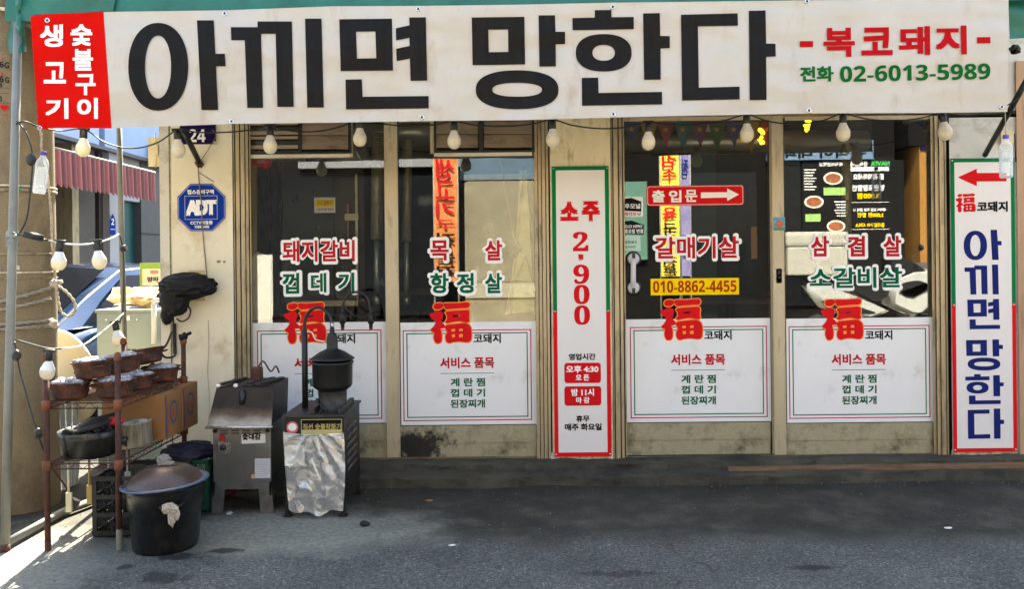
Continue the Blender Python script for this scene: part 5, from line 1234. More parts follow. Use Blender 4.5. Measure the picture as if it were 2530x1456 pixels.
b = MB(); b.tube(spline([(px+.02, py-.02, .99), (px+.05, py-.03, .985), (px+.075, py-.04, .945), (bc.x-.03, -.57, .935)], 6), .004, 6); b.build('clear_tube', MATS['white_cable'], t)
b = MB(); b.blob((bc.x-.032, -.575, .935), .009, 1, .1); b.build('brass_fitting', mat('brass', (.6, .42, .12), .3, .9), t)
# label, round sticker
flat('label_gold', lin(168, 150, 96))
b = MB(); slab(b, (743, 1036, 845, 1075), Yc-.0022, .001); lb = b.build('name_label', MATS['ink'], t)
b = MB(); o, h = rim(743.5, 1036.5, 844.5, 1074.5, 1.6); b.prism(o, onplane(Yc-.0028), 0, h); slab(b, (744, 1062, 844, 1074), Yc-.0027, 0); b.build('label_frame', mat('label_yellow', lin(176, 168, 112), .5), lb)
text_part('lettering', [('직선 숯불착화기', (748, 1047, 842, 1064))], Yc-.003, 'label_gold', lb, .03)
b = MB(); b.prism(ell(722, 1057, 14.5, 15, 28), onplane(Yc-.0026), 0); rs = b.build('round_sticker', mat('sticker_pink', lin(206, 96, 110), .5), t)
b = MB(); b.prism(ell(722, 1056, 10.5, 9.5, 28), onplane(Yc-.003), 0); b.build('sticker_centre', MATS['paper'], rs)
# silvery clear bag taped over the front
bgc = thing('plastic_bag', 'wrinkled clear plastic bag hung on the front of the black starter', 'plastic bag', P(776, 1262, Yc-.02))
b = MB(); nx, ny = 70, 90; vs = []
for j in range(ny+1):
    tt = j/ny
    for i in range(nx+1):
        s_ = i/nx; uL = 699+14*tt**1.2; uR = 849-3*tt+5*math.sin(tt*3); u = uL+(uR-uL)*s_
        v = 1068+ (190+14*math.sin(s_*math.pi)*1.0+5*math.sin(s_*14))*tt + (6*math.sin(s_*3.1) if tt < .05 else 0)
        an = math.atan2(tt+.12, s_-.5)            # pleats fan out from the middle of the taped edge
        w = .008*math.sin(an*15+3*mnoise.noise(Vector((s_*2.5, tt*2.5, 1))))*(1-.55*tt)
        w += .011*(1-abs(mnoise.noise(Vector((an*2.2+tt, tt*2.6, 4))))*3.0)*(.3+tt)+.003*(1-abs(mnoise.noise(Vector((an*5, tt*7, 8))))*3)
        vs.append(P(u, v, Yc-.012-max(0, w)*(.35+.9*math.sin(min(1, tt*1.3)*math.pi*.55))-.012*tt))
b.quadmesh(vs, [(j*(nx+1)+i, j*(nx+1)+i+1, (j+1)*(nx+1)+i+1, (j+1)*(nx+1)+i) for j in range(ny) for i in range(nx)], True)
b.build('bag_film', MATS['bag_film'], bgc)
b = MB(); slab(b, (703, 1100, 752, 1152), Yc-.0065, .001); b.build('paper_insert', MATS['paper'], bgc)
# black power cords behind the starter
b = MB(); y = -.12
b.tube(spline([P(846, 790, y), P(848, 750, y), P(862, 728, y), P(884, 722, y), P(905, 734, y), P(914, 762, y), P(916, 790, y)], 6), .008, 8)
b.tube(spline([P(848, 752, y), P(858, 766, y), P(874, 780, y), P(896, 784, y), P(914, 776, y)], 6), .005, 6)
for u in (846, 916): b.tube([P(u, 772, y), P(u, 800, y)], .018, 10, True, [.012, .02])
b.tube([P(846, 800, y), P(846, 812, y+.1)], .012, 8); b.tube([P(916, 800, y), P(916, 812, y+.1)], .012, 8)
tag(b.build('extension_lead', MATS['cable']), 'looped black power cord with two plugs before the first door', 'cord')

# loose lumps of charcoal and pale litter on the ground
lit = [('charcoal_lump', 'black charcoal lump lying on the open cement right of the starter', (900, 1301), .020, 'coal', (1.3, 1, .8)),
 ('charcoal_lump', 'black charcoal lump beside the rack leg under the crate', (378, 1338-12), .016, 'coal', (1.4, 1, .8)),
 ('charcoal_lump', 'pale burnt lump by the leg of the stainless grill', (566, 1273), .014, 'ash', (1.2, 1, .7)),
 ('cigarette_butt', 'orange cigarette butt near the step left of the pillar', (1060, 1240), .012, 'cardboard', (1.8, .6, .5)),
 ('paper_scrap', 'white paper scrap on the asphalt below the first posters', (1118, 1350), .014, 'paper', (1.6, 1, .25)),
 ('paper_scrap', 'white paper scrap on the asphalt at right below the last door', (2342, 1307), .013, 'paper', (1.5, 1, .3)),
 ('paper_scrap', 'small white scrap on the cement step under the plank', (1962, 1165), .009, 'paper', (1.2, 1, .6))]
for k, (n_, l, (u, v), r, m, sq) in enumerate(lit):
    q = G(u, v); b = MB(); b.blob(q+Vector((0, 0, r*sq[2]*.9)) if v > 1200 else P(u, v, -.11), r, 2, .3, 2.5, k, sq); tag(b.build(n_, MATS[m]), l, n_.split('_')[0] if 'lump' not in n_ else 'charcoal')
b = MB(); rnd = random.Random(3)
for k in range(700):
    u = rnd.uniform(0, 2529); v = 1196+ (rnd.random()**(1.4 if k < 420 else 6))*250; q = G(u, v)
    b.blob(q+Vector((0, 0, .0035+gz(q.x, q.y))), rnd.choice((.002, .0026, .0032, .0045)), 1, .3, 3, k, (1.2, 1, .7))
tag(b.build('grit', mat('grit', lin(112, 106, 96), .9, var=.5, scale=30)), 'pale grit and chips scattered over the asphalt', 'grit', None, 'stuff')
# ------------------------------------------------------------------ inside the shop
def duct(mb, pts, r, n=20, ribs=0):
    mb.tube(pts, r, n)
    if ribs:
        a, c = Vector(pts[0]), Vector(pts[-1]); L_ = (c-a).length
        d = (c-a).normalized(); rt = d.to_track_quat('Z', 'Y').to_matrix()
        for k in range(ribs): mb.lathe([(r, -.006), (r*1.07, -.003), (r*1.07, .003), (r, .006)], a+d*L_*(k+.5)/ribs, n, rt)
t = thing('exhaust_duct', 'dull metal exhaust duct running under the ceiling behind the doors', 'duct', P(1000, 350, .9))
b = MB(); b.tube([P(640, 330, .5), P(1300, 322, .5)], .10, 20); b.build('main_pipe', MATS['duct'], t)
b = MB(); duct(b, [P(740, 455, .42), P(905, 372, .42)], .094, 20, 5); b.build('branch_pipe', MATS['duct'], t)
t = thing('exhaust_duct', 'dull metal exhaust duct running behind the arrow sticker door', 'duct', P(1750, 350, .9))
b = MB(); b.tube([P(1480, 352, .5), P(2140, 348, .5)], .075, 20); b.build('main_pipe', MATS['duct'], t)
for l, u, v0, v1, w in (('ribbed hanging suction pipe beside the first door stile', 933, 330, 752, 14), ('ribbed hanging suction pipe seen in the second door', 1006, 345, 752, 11), ('ribbed hanging suction pipe seen in the last door', 2092, 355, 740, 11)):
    t = thing('suction_pipe', l, 'pipe', P(u, v1, .22)); r = w/390*1.1
    b = MB(); p0, p1 = P(u, v0, .22), P(u-2, v0+(v1-v0)*.62, .22); b.tube([p0, p1], r, 18)
    k = 40
    for i in range(k): b.lathe([(r, -.003), (r*1.06, 0), (r, .003)], p0+(p1-p0)*(i+.5)/k, 18)
    b.build('flexible_hose', MATS['flex_duct'], t)
    b = MB(); b.tube([p1, P(u-2, v1-20, .22)], r*.55, 14); b.tube([P(u-2, v1-20, .22), P(u-2, v1, .22)], r*.7, 14); b.build('nozzle', MATS['duct'], t)
def vbanner(label, rect, y, base, items):
    u0, v0, u1, v1 = rect; t = thing('hanging_banner', label, 'banner', P((u0+u1)/2, v1, y))
    s = sheet(rrect(*rect), y, .02, .02, u0, 12); s.build('banner_strip', MATS[base], t)
    for ink, its in items: text_part('lettering', its, y-.016, ink, t, .05)
b = MB(); slab(b, (1134, 430, 1345, 445), .42, .05); tag(b.build('curtain_rail', MATS['alu_light']), 'pale rail fixed above the cream refrigerator', 'rail')
t = thing('fly_whisk', 'yellowed long handled net leaning behind the second door', 'net', P(1290, 780, .2))
b = MB(); b.tube([P(1234, 388, .2), P(1272, 606, .2)], .004, 6); b.tube([P(1293, 420, .21), P(1262, 775, .2)], .007, 8); b.tube([P(1298, 630, .21), P(1248, 770, .2)], .006, 8); b.tube([P(1298, 630, .21), P(1322, 720, .2)], .006, 8); b.build('handle', mat('old_wood', lin(170, 146, 80), .6), t)
s = sheet([(1284, 420), (1300, 420), (1312, 620), (1320, 770), (1248, 776), (1272, 620)], .22, .03, .03, 4, 10); s.build('yellow_net', mat('net_yellow', lin(220, 200, 130), .7, var=.2), t)
b = MB(); b.join(crumple(P(1268, 612, .19), .05, .04, .06, 5, 3)); b.build('net_motor', MATS['black_plastic'], t)
t = thing('curtain', 'white half curtain with a red top hanging behind the first door', 'curtain', P(640, 790, .25))
s = sheet([(622, 630), (636, 622), (650, 628), (668, 632), (668, 790), (622, 792)], .22, .02, .03, 6, 8); s.build('white_curtain', mat('curtain_white', lin(226, 220, 208), .8, var=.05), t)
s = sheet([(622, 392), (650, 392), (668, 394), (672, 404), (660, 420), (640, 412), (622, 410)], .22, .02, .03, 6, 8); s.build('red_valance', MATS['red'], t)
b = MB(); slab(b, (666, 400, 676, 1000), .3, .05); slab(b, (690, 400, 697, 1000), .3, .05); t = thing('inner_frame', 'dark inner window frame behind the first two doors', 'frame', P(680, 1000, .3)); slab(b, (1127, 380, 1148, 1000), .4, .05); b.build_each('frame_bar', MATS['room_dark'], t)
t = thing('display_case', 'dark glass door of an inner cooler behind the first door', 'cooler', P(780, 760, .5))
b = MB(); slab(b, (700, 400, 900, 750), .30, .3); b.build('cooler_body', mat('cooler_dark', lin(20, 20, 21), .3, var=.2), t)
b = MB(); slab(b, (878, 430, 884, 745), .26, .03); slab(b, (720, 743, 885, 757), .26, .03, r=3); b.build('door_frame', MATS['alu_light'], t)
b = MB(); slab(b, (857, 505, 862, 588), .26, .02); b.build('handle', mat('handle_copper', lin(150, 84, 50), .5), t)
b = MB(); slab(b, (851, 528, 885, 545), .25, .02, r=3); b.build('handle_bracket', MATS['alu_light'], t)
t = thing('paper_notice', 'small white notice with yellow field inside the first door', 'notice', P(801, 525, .5))
b = MB(); slab(b, (776, 488, 828, 526), .28, .002); b.build('sheet', MATS['paper'], t)
b = MB(); slab(b, (779, 492, 826, 511), .2785, 0); b.build('yellow_field', MATS['yellow'], t)
text_part('lettering', [('거래합니다', (784, 496, 822, 507), dict(mirror=True)), ('내용을 확인하세요', (782, 514, 824, 521), dict(mirror=True))], .278, 'brick_red', t, .02)
for l, (u, v, w, h, y) in (('dark wooden table top seen low behind the second door', (1040, 720, 90, 14, .8)), ('dark wooden table top seen low behind the arrow sticker door', (1800, 742, 200, 12, 1.0)), ('dark wooden table top seen low behind the first door', (760, 776, 240, 10, .7))):
    t = thing('dining_table', l, 'table', P(u, 1000, y)); b = MB(); q = P(u, v, y); b.box(q, (w/390*1.2, .6, .03), None, .004); b.build('tabletop', MATS['wood_dark'], t)
    b = MB(); b.tube([(q.x, q.y, q.z-.015), (q.x, q.y, .115)], .03, 10); b.build('leg', MATS['black_metal'], t)
t = thing('green_pillar', 'dark green pillar and doorway deep inside the shop', 'pillar', P(1720, 800, 1.6))
b = MB(); slab(b, (1546, 448, 1600, 640), .9, .1); b.build('mint_panel', mat('mint', lin(120, 168, 140), .6), t)
b = MB(); slab(b, (1684, 360, 1770, 900), 1.5, .3); b.build('green_post', mat('dark_green', lin(30, 60, 48), .6), t)
b = MB(); slab(b, (1855, 560, 1870, 640), .9, .05); b.build('orange_strip', mat('strip_orange', lin(186, 130, 76), .6), t)
t = thing('bunting', 'string of coloured star pennants across the arrow sticker door', 'bunting', P(1720, 300, .4))
cols = [('flag_blue', lin(44, 64, 116)), ('flag_gold', lin(170, 138, 44)), ('flag_red', lin(140, 36, 50)), ('flag_teal', lin(34, 100, 112)), ('flag_purple', lin(96, 40, 86)), ('flag_green', lin(40, 92, 60))]
for i in range(9):
    u = 1560+i*42; nm, c_ = cols[i % 6]; m = mat(nm, c_, .6)
    b = MB(); b.prism([(u-22, 300), (u+22, 300), (u+2, 380 if i % 2 else 366)], onplane(.22+.02*(i % 3)), .002); pf = b.build('pennant', m, t)
    b = MB(); b.prism([(u+(8 if k % 2 == 0 else 3.4)*math.sin(k*math.pi/5), 320-(8 if k % 2 == 0 else 3.4)*math.cos(k*math.pi/5)) for k in range(10)], onplane(.217+.02*(i % 3)), 0); b.build('star', MATS['gold'], pf)
b = MB(); b.tube([P(1540, 299, .24), P(1935, 299, .24)], .003, 5); b.build('string', MATS['cable'], t)
le = emit('lamp_amber', (1, .5, .03), .9)
for l, pts in (('amber bead lamp hanging at the top of the arrow sticker door', [(1878, 322, 9), (1884, 328, 8), (1880, 340, 7), (1882, 352, 9), (1876, 346, 6)]), ('amber bead lamp hanging at the top of the last door', [(1993, 296, 8), (1996, 308, 9), (1992, 320, 8), (1999, 300, 6), (1989, 310, 6)])):
    t = thing('bead_lamp', l, 'lamp', P(pts[0][0], pts[0][1], .25)); b = MB()
    for (u, v, r) in pts: b.blob(P(u, v, .25), r*.72/390, 2, .25, 4, u)
    b.build('bead_cluster', le, t)
    b = MB(); b.tube([P(pts[0][0], pts[0][1], .25), P(pts[0][0], 270, .25)], .003, 5); b.build('lamp_cord', MATS['cable'], t)
t = thing('ceiling_speaker', 'round black speaker behind the top of the arrow sticker door', 'speaker', P(1727, 330, .5))
b = MB(); b.lathe([(.085, 0), (.085, .05), (.075, .055), (.06, .04), (.04, .045), (.02, .03), (0, .04)], P(1727, 330, .5), 24, Matrix.Rotation(R(90), 3, 'X')); b.build('speaker_cone', MATS['duct'], t)
t = thing('security_camera', 'grey dome camera under the ceiling behind the last door', 'camera', P(2270, 300, .3))
b = MB(); b.lathe([(.10, .05), (.10, 0), (.07, -.004)], P(2270, 302, .3), 24); b.build('housing', MATS['grey_wall'], t)
b = MB(); b.lathe([(.068, -.004), (.06, -.03), (.035, -.052), (0, -.06)], P(2270, 302, .3), 24); b.build('dome', MATS['dark_glass'], t)

# ------------------------------------------------------------------ the side street behind the shop's left corner
XW = -6.0
def W(u, v, dx=0.0):
    """point of the long wall across the side street"""
    cx = (u-CX)/F_PX; cy = -(v-CY)/F_PX; d = (XW+dx)/(cR*cx+sR*cy)
    return Vector((XW+dx, d-D0, H+(-sR*cx+cR*cy)*d))
def wall_rect(mb, u0, v0, u1, v1, dx, th, ztop=None, zbot=None):
    """a slab on that wall between the picture columns u0 and u1; heights taken at its middle"""
    a, c = W(u0, 640, dx), W(u1, 640, dx); m = W((u0+u1)/2, v0, dx); n = W((u0+u1)/2, v1, dx)
    z1 = ztop if ztop is not None else m.z; z0 = zbot if zbot is not None else n.z
    mb.bb(XW+dx-th, XW+dx, a.y, c.y, z0, z1)
bl = thing('side_street_building', 'grey granite building with a teal door across the side street', 'building', (XW-1, 8, 0))
ZA = W(265, 372).z-.33
yA, yB = W(60, 640).y, W(420, 640).y
for (u0, u1, dx, m, nm) in ((40, 122, 0, 'granite', 'wall'), (122, 180, -.25, 'dark_glass', 'shop_window'), (180, 196, 0, 'alu', 'window_frame'), (196, 236, 0, 'granite_warm', 'wall'), (236, 246, -.08, 'groove', 'wall_joint'), (246, 272, 0, 'granite_warm', 'wall'), (272, 308, .10, 'pale_wall', 'pilaster'), (350, 372, .02, 'granite', 'wall'), (372, 440, .02, 'granite', 'wall')):
    b = MB(); wall_rect(b, u0, 400, u1, 900, dx, .3, ZA+.3, -.05); b.build(nm, MATS[m], bl)
b = MB(); wall_rect(b, 308, 497, 340, 900, -.10, .08, W(325, 497).z, 0); wall_rect(b, 340, 497, 350, 900, -.14, .08, W(325, 497).z, 0); dr = b.build('door', MATS['teal'], bl)
b = MB(); wall_rect(b, 308, 470, 350, 497, 0, .3, ZA+.3, W(325, 497).z); b.build('lintel', MATS['pale_wall'], bl)
b = MB(); wall_rect(b, 350, 577, 395, 581, .024, .01); b.build('wall_joint', MATS['groove'], bl)
b = MB(); wall_rect(b, 40, 300, 440, 372, .02, .3, ZA+3.6, ZA+.3); b.build('upper_wall', MATS['pale_wall'], bl)
b = MB()
for u0, u1 in ((60, 248), (262, 425)): wall_rect(b, u0, 300, u1, 368, .16, .13, ZA+1.6, ZA+.33)
sb = b.build('sign_band', MATS['sky_sign'], bl)
b = MB(); wall_rect(b, 60, 300, 425, 372, .18, .14, ZA+.33, ZA+.28); wall_rect(b, 249, 300, 261, 372, .08, .06, ZA+1.1, ZA+.34); b.build('sign_frame', mat('frame_dark', lin(70, 70, 74), .5), bl)
b = MB(); q = W(376, 380, .15)
b.box(q, (.25, .3, .25), None, .03); b.build('flood_light', MATS['black_plastic'], bl)
b = MB(); b.bb(XW-6, XW-.6, yA-1, yB+8, -.05, ZA+3.6); b.build('building_core', MATS['granite'], bl)
# street address plate
t = thing('address_plate', 'small blue address plate on the white pilaster', 'plate', W(278, 580, .11))
def wfn(dx): return lambda u, v, o: W(u, v, dx+o)
b = MB(); b.prism([(271.5, 545), (278.5, 527), (285.5, 545), (285.5, 581), (271.5, 581)], wfn(.115), 0); b.build('plate', MATS['adt_blue'], t)
b = MB(); o = [(274, 533+2), (276, 533), (281, 533), (281, 545), (274, 552)]; letters(b, '2', (275, 540, 282, 556), wfn(.117), bold=.04, off=0); b.prism([(273, 566), (284, 566), (284, 567.5), (273, 567.5)], wfn(.117), 0); b.build('lettering', MATS['white_ink'], t)
# red striped awning
t = thing('striped_awning', 'red striped scalloped awning across the side street', 'awning', W(250, 420, .3))
P0, P1 = .05, .75       # how far it stands off the wall
yL, yR = W(96, 640, P1).y, W(384, 640, P1).y
ztop, zlip, zbot = 2.86, W(250, 395, P1).z, W(250, 480, P1).z
n = 26; top = MB(); s1_ = MB(); s2_ = MB(); pl_ = MB()
for i in range(n):
    ya, yb2 = yL+(yR-yL)*i/n, yL+(yR-yL)*(i+1)/n
    m_ = top; k = 8
    top.quadmesh([(XW+P0, ya, ztop), (XW+P0, yb2, ztop), (XW+P1, yb2, zlip), (XW+P1, ya, zlip)], [(0, 1, 2, 3)])
    tgt = s1_ if i % 2 else s2_
    vs = []
    for j in range(k+1):
        y = ya+(yb2-ya)*j/k; bulge = .02*math.sin(math.pi*j/k)
        vs += [(XW+P1+.002+bulge, y, zlip), (XW+P1+.01+bulge*1.5+.02*mnoise.noise(Vector((y*2, 0, 0))), y, zbot+.05-.05*math.sin(math.pi*j/k))]
    tgt.quadmesh(vs, [(2*j, 2*j+2, 2*j+3, 2*j+1) for j in range(k)], True)
top.build('awning_top', MATS['awning_top'], t); s1_.build('awning_stripe', MATS['awning_red'], t); s2_.build('awning_stripe', MATS['awning_stripe'], t)
b = MB(); b.tube([(XW+P1, yL, zlip), (XW+P1, yR, zlip)], .02, 8); b.tube([(XW+P0, yR, ztop-.1), (XW+P1, yR, zlip)], .02, 8); b.build('awning_frame', MATS['steel_pole'], t)
# end of the side street
t = thing('end_building', 'pale concrete building closing the side street', 'building', (-5, 24, 0))
b = MB(); b.bb(-12, 4, 24, 26, -.05, 7); b.build('wall', MATS['pale_wall'], t)
b = MB()
for k in range(5): b.bb(-9+2.4*k, -7.8+2.4*k, 23.95, 24.02, 3.2, 4.6)
b.build_each('window', MATS['dark_glass'], t)
# meter box on the shop corner
t = thing('meter_box', 'cream electric box on the shop corner under the banner', 'box', P(382, 372, .02))
b = MB(); slab(b, (366, 340, 396, 412), .04, .1); b.build('box_body', mat('meter_cream', lin(226, 212, 170), .5), t)
b = MB(); slab(b, (372, 358, 390, 382), .02, .02); b.tube([P(384, 330, .03), P(384, 414, .03)], .004, 6); b.build('box_lid', MATS['meter_cream'], t)

# dark blue saloon car
mat('car_glass', (.006, .007, .009), .08, var=.1, spec=.10)
def car(label, c, head, paint='car_paint', cat='car'):
    t = thing('parked_car', label, cat, c); t.rotation_euler = (0, 0, head)
    sec = [(-2.2, .55, .62, .60, .86), (-2.0, .50, .80, .62, .95), (-1.5, .36, .87, .66, 1.0), (-.9, .33, .89, .70, 1.0), (0, .33, .90, .72, .98), (.9, .33, .89, .72, .96), (1.4, .36, .87, .70, .88), (1.95, .42, .78, .62, .78), (2.2, .5, .58, .5, .66)]
    b = MB(); rings = []
    for (x, zb_, w, ws, zt_) in sec:
        rings.append([Vector((x, s*a*w, zb_+(zt_-zb_)*h_)) for s, a, h_ in ((-1, .92, 0), (-1, 1, .25), (-1, 1, .62), (-1, .94, .9), (-1, .8, 1), (0, 0, 1.02), (1, .8, 1), (1, .94, .9), (1, 1, .62), (1, 1, .25), (1, .92, 0))])
    vs = [p for r_ in rings for p in r_]; k = 11
    b.quadmesh(vs, [(i*k+j, i*k+(j+1) % k, (i+1)*k+(j+1) % k, (i+1)*k+j) for i in range(len(sec)-1) for j in range(k)]+[tuple(range(k))[::-1], tuple(range((len(sec)-1)*k, len(sec)*k))], True)
    b.build('body', MATS[paint], t, keep=True)
    cab = [(-1.75, .99, .70), (-1.1, 1.38, .60), (-.4, 1.46, .60), (.25, 1.42, .60), (.72, 1.2, .64), (1.25, .92, .70)]
    # roof with pillars, then the panes set slightly proud
    b = MB(); vs = []
    for (x, z, w) in cab: vs += [Vector((x, -w, z)), Vector((x, w, z)), Vector((x, 0, z+.03))]
    b.quadmesh(vs, [(i*3, i*3+2, i*3+5, i*3+3) for i in range(5)]+[(i*3+2, i*3+1, i*3+4, i*3+5) for i in range(5)], True)
    for s in (-1, 1):
        lo = [Vector((x, s*.80, .93)) for (x, z, w) in cab]; up = [Vector((x, s*w, z)) for (x, z, w) in cab]
        b.quadmesh(lo+up, [(i, i+1, 7+i, 6+i) for i in range(5)], True)
    b.build('cabin', MATS[paint], t, keep=True)
    b = MB(); b.quadmesh([Vector(p) for p in ((1.20, -.62, .955), (1.20, .62, .955), (.32, .52, 1.425), (.32, -.52, 1.425), (1.215, 0, .985), (.33, 0, 1.455))], [(0, 4, 5, 3), (4, 1, 2, 5)], True); b.build('windscreen', MATS['car_glass'], t, keep=True)
    b = MB(); b.quadmesh([Vector(p) for p in ((-1.72, -.62, 1.02), (-1.72, .62, 1.02), (-1.14, .52, 1.385), (-1.14, -.52, 1.385))], [(0, 1, 2, 3)]); b.build('rear_window', MATS['car_glass'], t, keep=True)
    for s in (-1, 1):
        for (xa, xb_, xc_, xd_) in ((.95, -.08, -.08, .22), (-.16, -1.25, -.95, -.16)):
            zz = lambda x: 1.36 if x > -.9 else 1.30
            y = lambda z: s*(.803-(z-.93)*.40)
            pts = [(xa, .97), (xb_, .97), (xc_, zz(xc_)), (xd_, zz(xd_))]
            b = MB(); b.quadmesh([Vector((x, y(z)*1.012+s*.006, z)) for x, z in pts], [(0, 1, 2, 3)]); b.build('side_window', MATS['car_glass'], t, keep=True)
        b = MB(); b.tube([Vector((x, s*(w+.004), z-.02)) for (x, z, w) in cab], .012, 6); b.build('chrome_strip', MATS['chrome'], t, keep=True)
        b = MB(); b.blob((.78, s*.98, 1.0), .11, 2, .02, 1, 0, (.8, 1, .6), True); b.build('wing_mirror', MATS[paint], t, keep=True)
        for x in (-1.32, 1.36):
            b = MB(); b.lathe([(.2, -.10), (.31, -.09), (.33, -.04), (.33, .04), (.31, .09), (.2, .10)], (x, s*.80, .33), 28, Matrix.Rotation(R(90), 3, 'X')); wh = b.build('wheel', MATS['tyre'], t, keep=True)
            b = MB(); b.lathe([(.20, -.105), (.19, -.095), (.05, -.10), (0, -.10)], (x, s*.80, .33), 20, Matrix.Rotation(R(90 if s < 0 else -90), 3, 'X') @ Matrix.Scale(-1, 3, (0, 0, 1))); b.build('rim', MATS['chrome'], wh, keep=True)
        b = MB(); b.blob((2.06, s*.55, .68), .15, 2, .02, 1, 0, (.5, 1.1, .6), True); b.build('headlight', MATS['bulb_collar'], t, keep=True)
    return t
mat('car_dark', lin(40, 66, 100), .16, .75, var=.05, coat=.6)
cr = car('dark blue car parked in the side street behind the cabinet', (-4.06, 2.4, 0), math.atan2(-.99, -.15), 'car_dark'); cr.scale = (1, 1, .94)
# grey cabinet with cardboard, tin can and pipe
t = thing('equipment_cabinet', 'grey metal cabinet with vent slots at the shop corner', 'cabinet', P(320, 1150, .45))
cx0, cx1 = P(238, 765, .45).x, P(425, 765, .45).x; ctop = P(320, 765, .45).z
b = MB(); b.bb(cx0, cx1, .45, .85, .0, ctop-.02, .008); b.bb(cx0-.008, cx1+.008, .44, .86, ctop-.022, ctop, .004); b.build('cabinet_shell', MATS['cabinet_grey'], t)
b = MB()
for k in range(7):
    for j in range(3): b.bb(cx0+.20+k*.042, cx0+.232+k*.042, .447, .452, ctop-.285-j*.03, ctop-.273-j*.03)
b.build('vent_slot', MATS['groove'], t)
b = MB(); b.bb(cx0+.18, cx0+.23, .446, .449, ctop-.075, ctop-.045); b.build('cabinet_label', MATS['paper'], t)
b = MB()
for x in (.05, .26): b.lathe([(.009, 0), (.007, .006), (0, .007)], (cx0+x+.02, .449, ctop-.07), 10, Matrix.Rotation(R(90), 3, 'X'))
b.build('screw', MATS['chrome'], t)
b = MB(); b.tube([P(380, 850, .40), P(380, 752, .40)], .017, 12); b.tube(spline([P(380, 752, .40), P(382, 744, .40), P(392, 742, .40)], 4), .017, 12); tag(b.build('drain_pipe', MATS['pvc']), 'grey plastic pipe rising in front of the equipment cabinet', 'pipe')
fc = thing('flattened_cartons', 'pile of pale torn cardboard lying on the grey cabinet', 'cardboard', P(330, 762, .6))
for k, (u0, v0, u1, v1, r_) in enumerate(((272, 712, 330, 745, -6), (320, 706, 392, 738, 8), (300, 728, 392, 752, -3), (330, 736, 385, 756, 10), (284, 738, 352, 754, 3))):
    q = P((u0+u1)/2, (v0+v1)/2, .55+.03*k); w, h = (u1-u0)/355, (v1-v0)/355
    s = MB(); s.prism([(-.5, -.5), (-.2, -.42), (.1, -.5), (.5, -.4), (.46, 0), (.5, .5), (.1, .44), (-.46, .5), (-.42, .1)], lambda a, c_, o: Vector((a*w, .10*c_+.02*math.sin(a*5+k)-o, c_*h*.9+.02*math.sin(a*9+k*2))), .006)
    rt = Matrix.Rotation(R(r_), 3, 'Y')
    for v in s.b.verts: v.co = rt @ v.co + q
    s.build('torn_sheet', MATS['cardboard_pale'], fc)
t = thing('tin_can', 'green and cream square tin standing behind the cardboard pile', 'tin', P(378, 705, .8))
b = MB(); slab(b, (346, 664, 412, 706), .80, .25); b.build('tin_body', MATS['tin_cream'], t)
b = MB(); slab(b, (345, 649, 412, 664), .795, .26); slab(b, (345, 664, 350, 712), .795, .25); b.build('tin_band', MATS['tin_green'], t)
text_part('lettering', [('양파', (363, 684, 392, 697))], .798, 'ink', t, .03)
b = MB(); slab(b, (371, 668, 391, 677), .798, 0); b.build('tin_label', mat('tin_red', lin(214, 120, 104), .5), t)
# round tray and folded table leaning by the pole
t = thing('round_tray', 'cream round table top leaning behind the braziers', 'tray', P(165, 960, -.1))
b = MB(); rt = Matrix.Rotation(R(64), 3, 'Z') @ Matrix.Rotation(R(80), 3, 'Y'); b.lathe([(0, .012), (.29, .012), (.30, .006), (.30, -.012), (.29, -.016), (0, -.012)], P(163, 930, -.05), 40, rt); b.lathe([(.19, .013), (.17, .024), (.15, .013)], P(163, 930, -.05), 32, rt); b.build('tray_disc', MATS['tray_cream'], t)
t = thing('folding_table', 'folded pale table standing behind the rack posts', 'table', P(170, 1250, -.1))
b = MB()
for k, u in enumerate((146, 158, 171, 184, 196)): b.box(P(u, 1090, -.16+.03*k), (.022, .02, .62), Matrix.Rotation(R(3*(k-2)), 3, 'Y'))
b.build('table_leg', MATS['pvc'], t)

# ------------------------------------------------------------------ right end of the shop front
t = thing('switch_box', 'small beige switch box above the right wall sign', 'box', P(2488, 345, -.005))
b = MB(); slab(b, (2472, 322, 2504, 356), -.03, .03, r=3); b.build('box_body', mat('beige', lin(206, 190, 150), .5), t)
b = MB(); b.tube([P(2506, 330, -.03), P(2509, 400, -.03)], .004, 6); b.build('cable', MATS['cable'], t)
b = MB(); b.lathe([(.03, 0), (.03, .02), (.012, .04), (0, .04)], P(2502, 122, -.30), 12, Matrix.Rotation(R(90), 3, 'Y')); b.tube([P(2494, 122, -.35), P(2512, 116, -.35), P(2516, 130, -.36)], .012, 8); tag(b.build('tie_clamp', MATS['black_metal']), 'black clamp holding the tarpaulin at its right end', 'clamp')

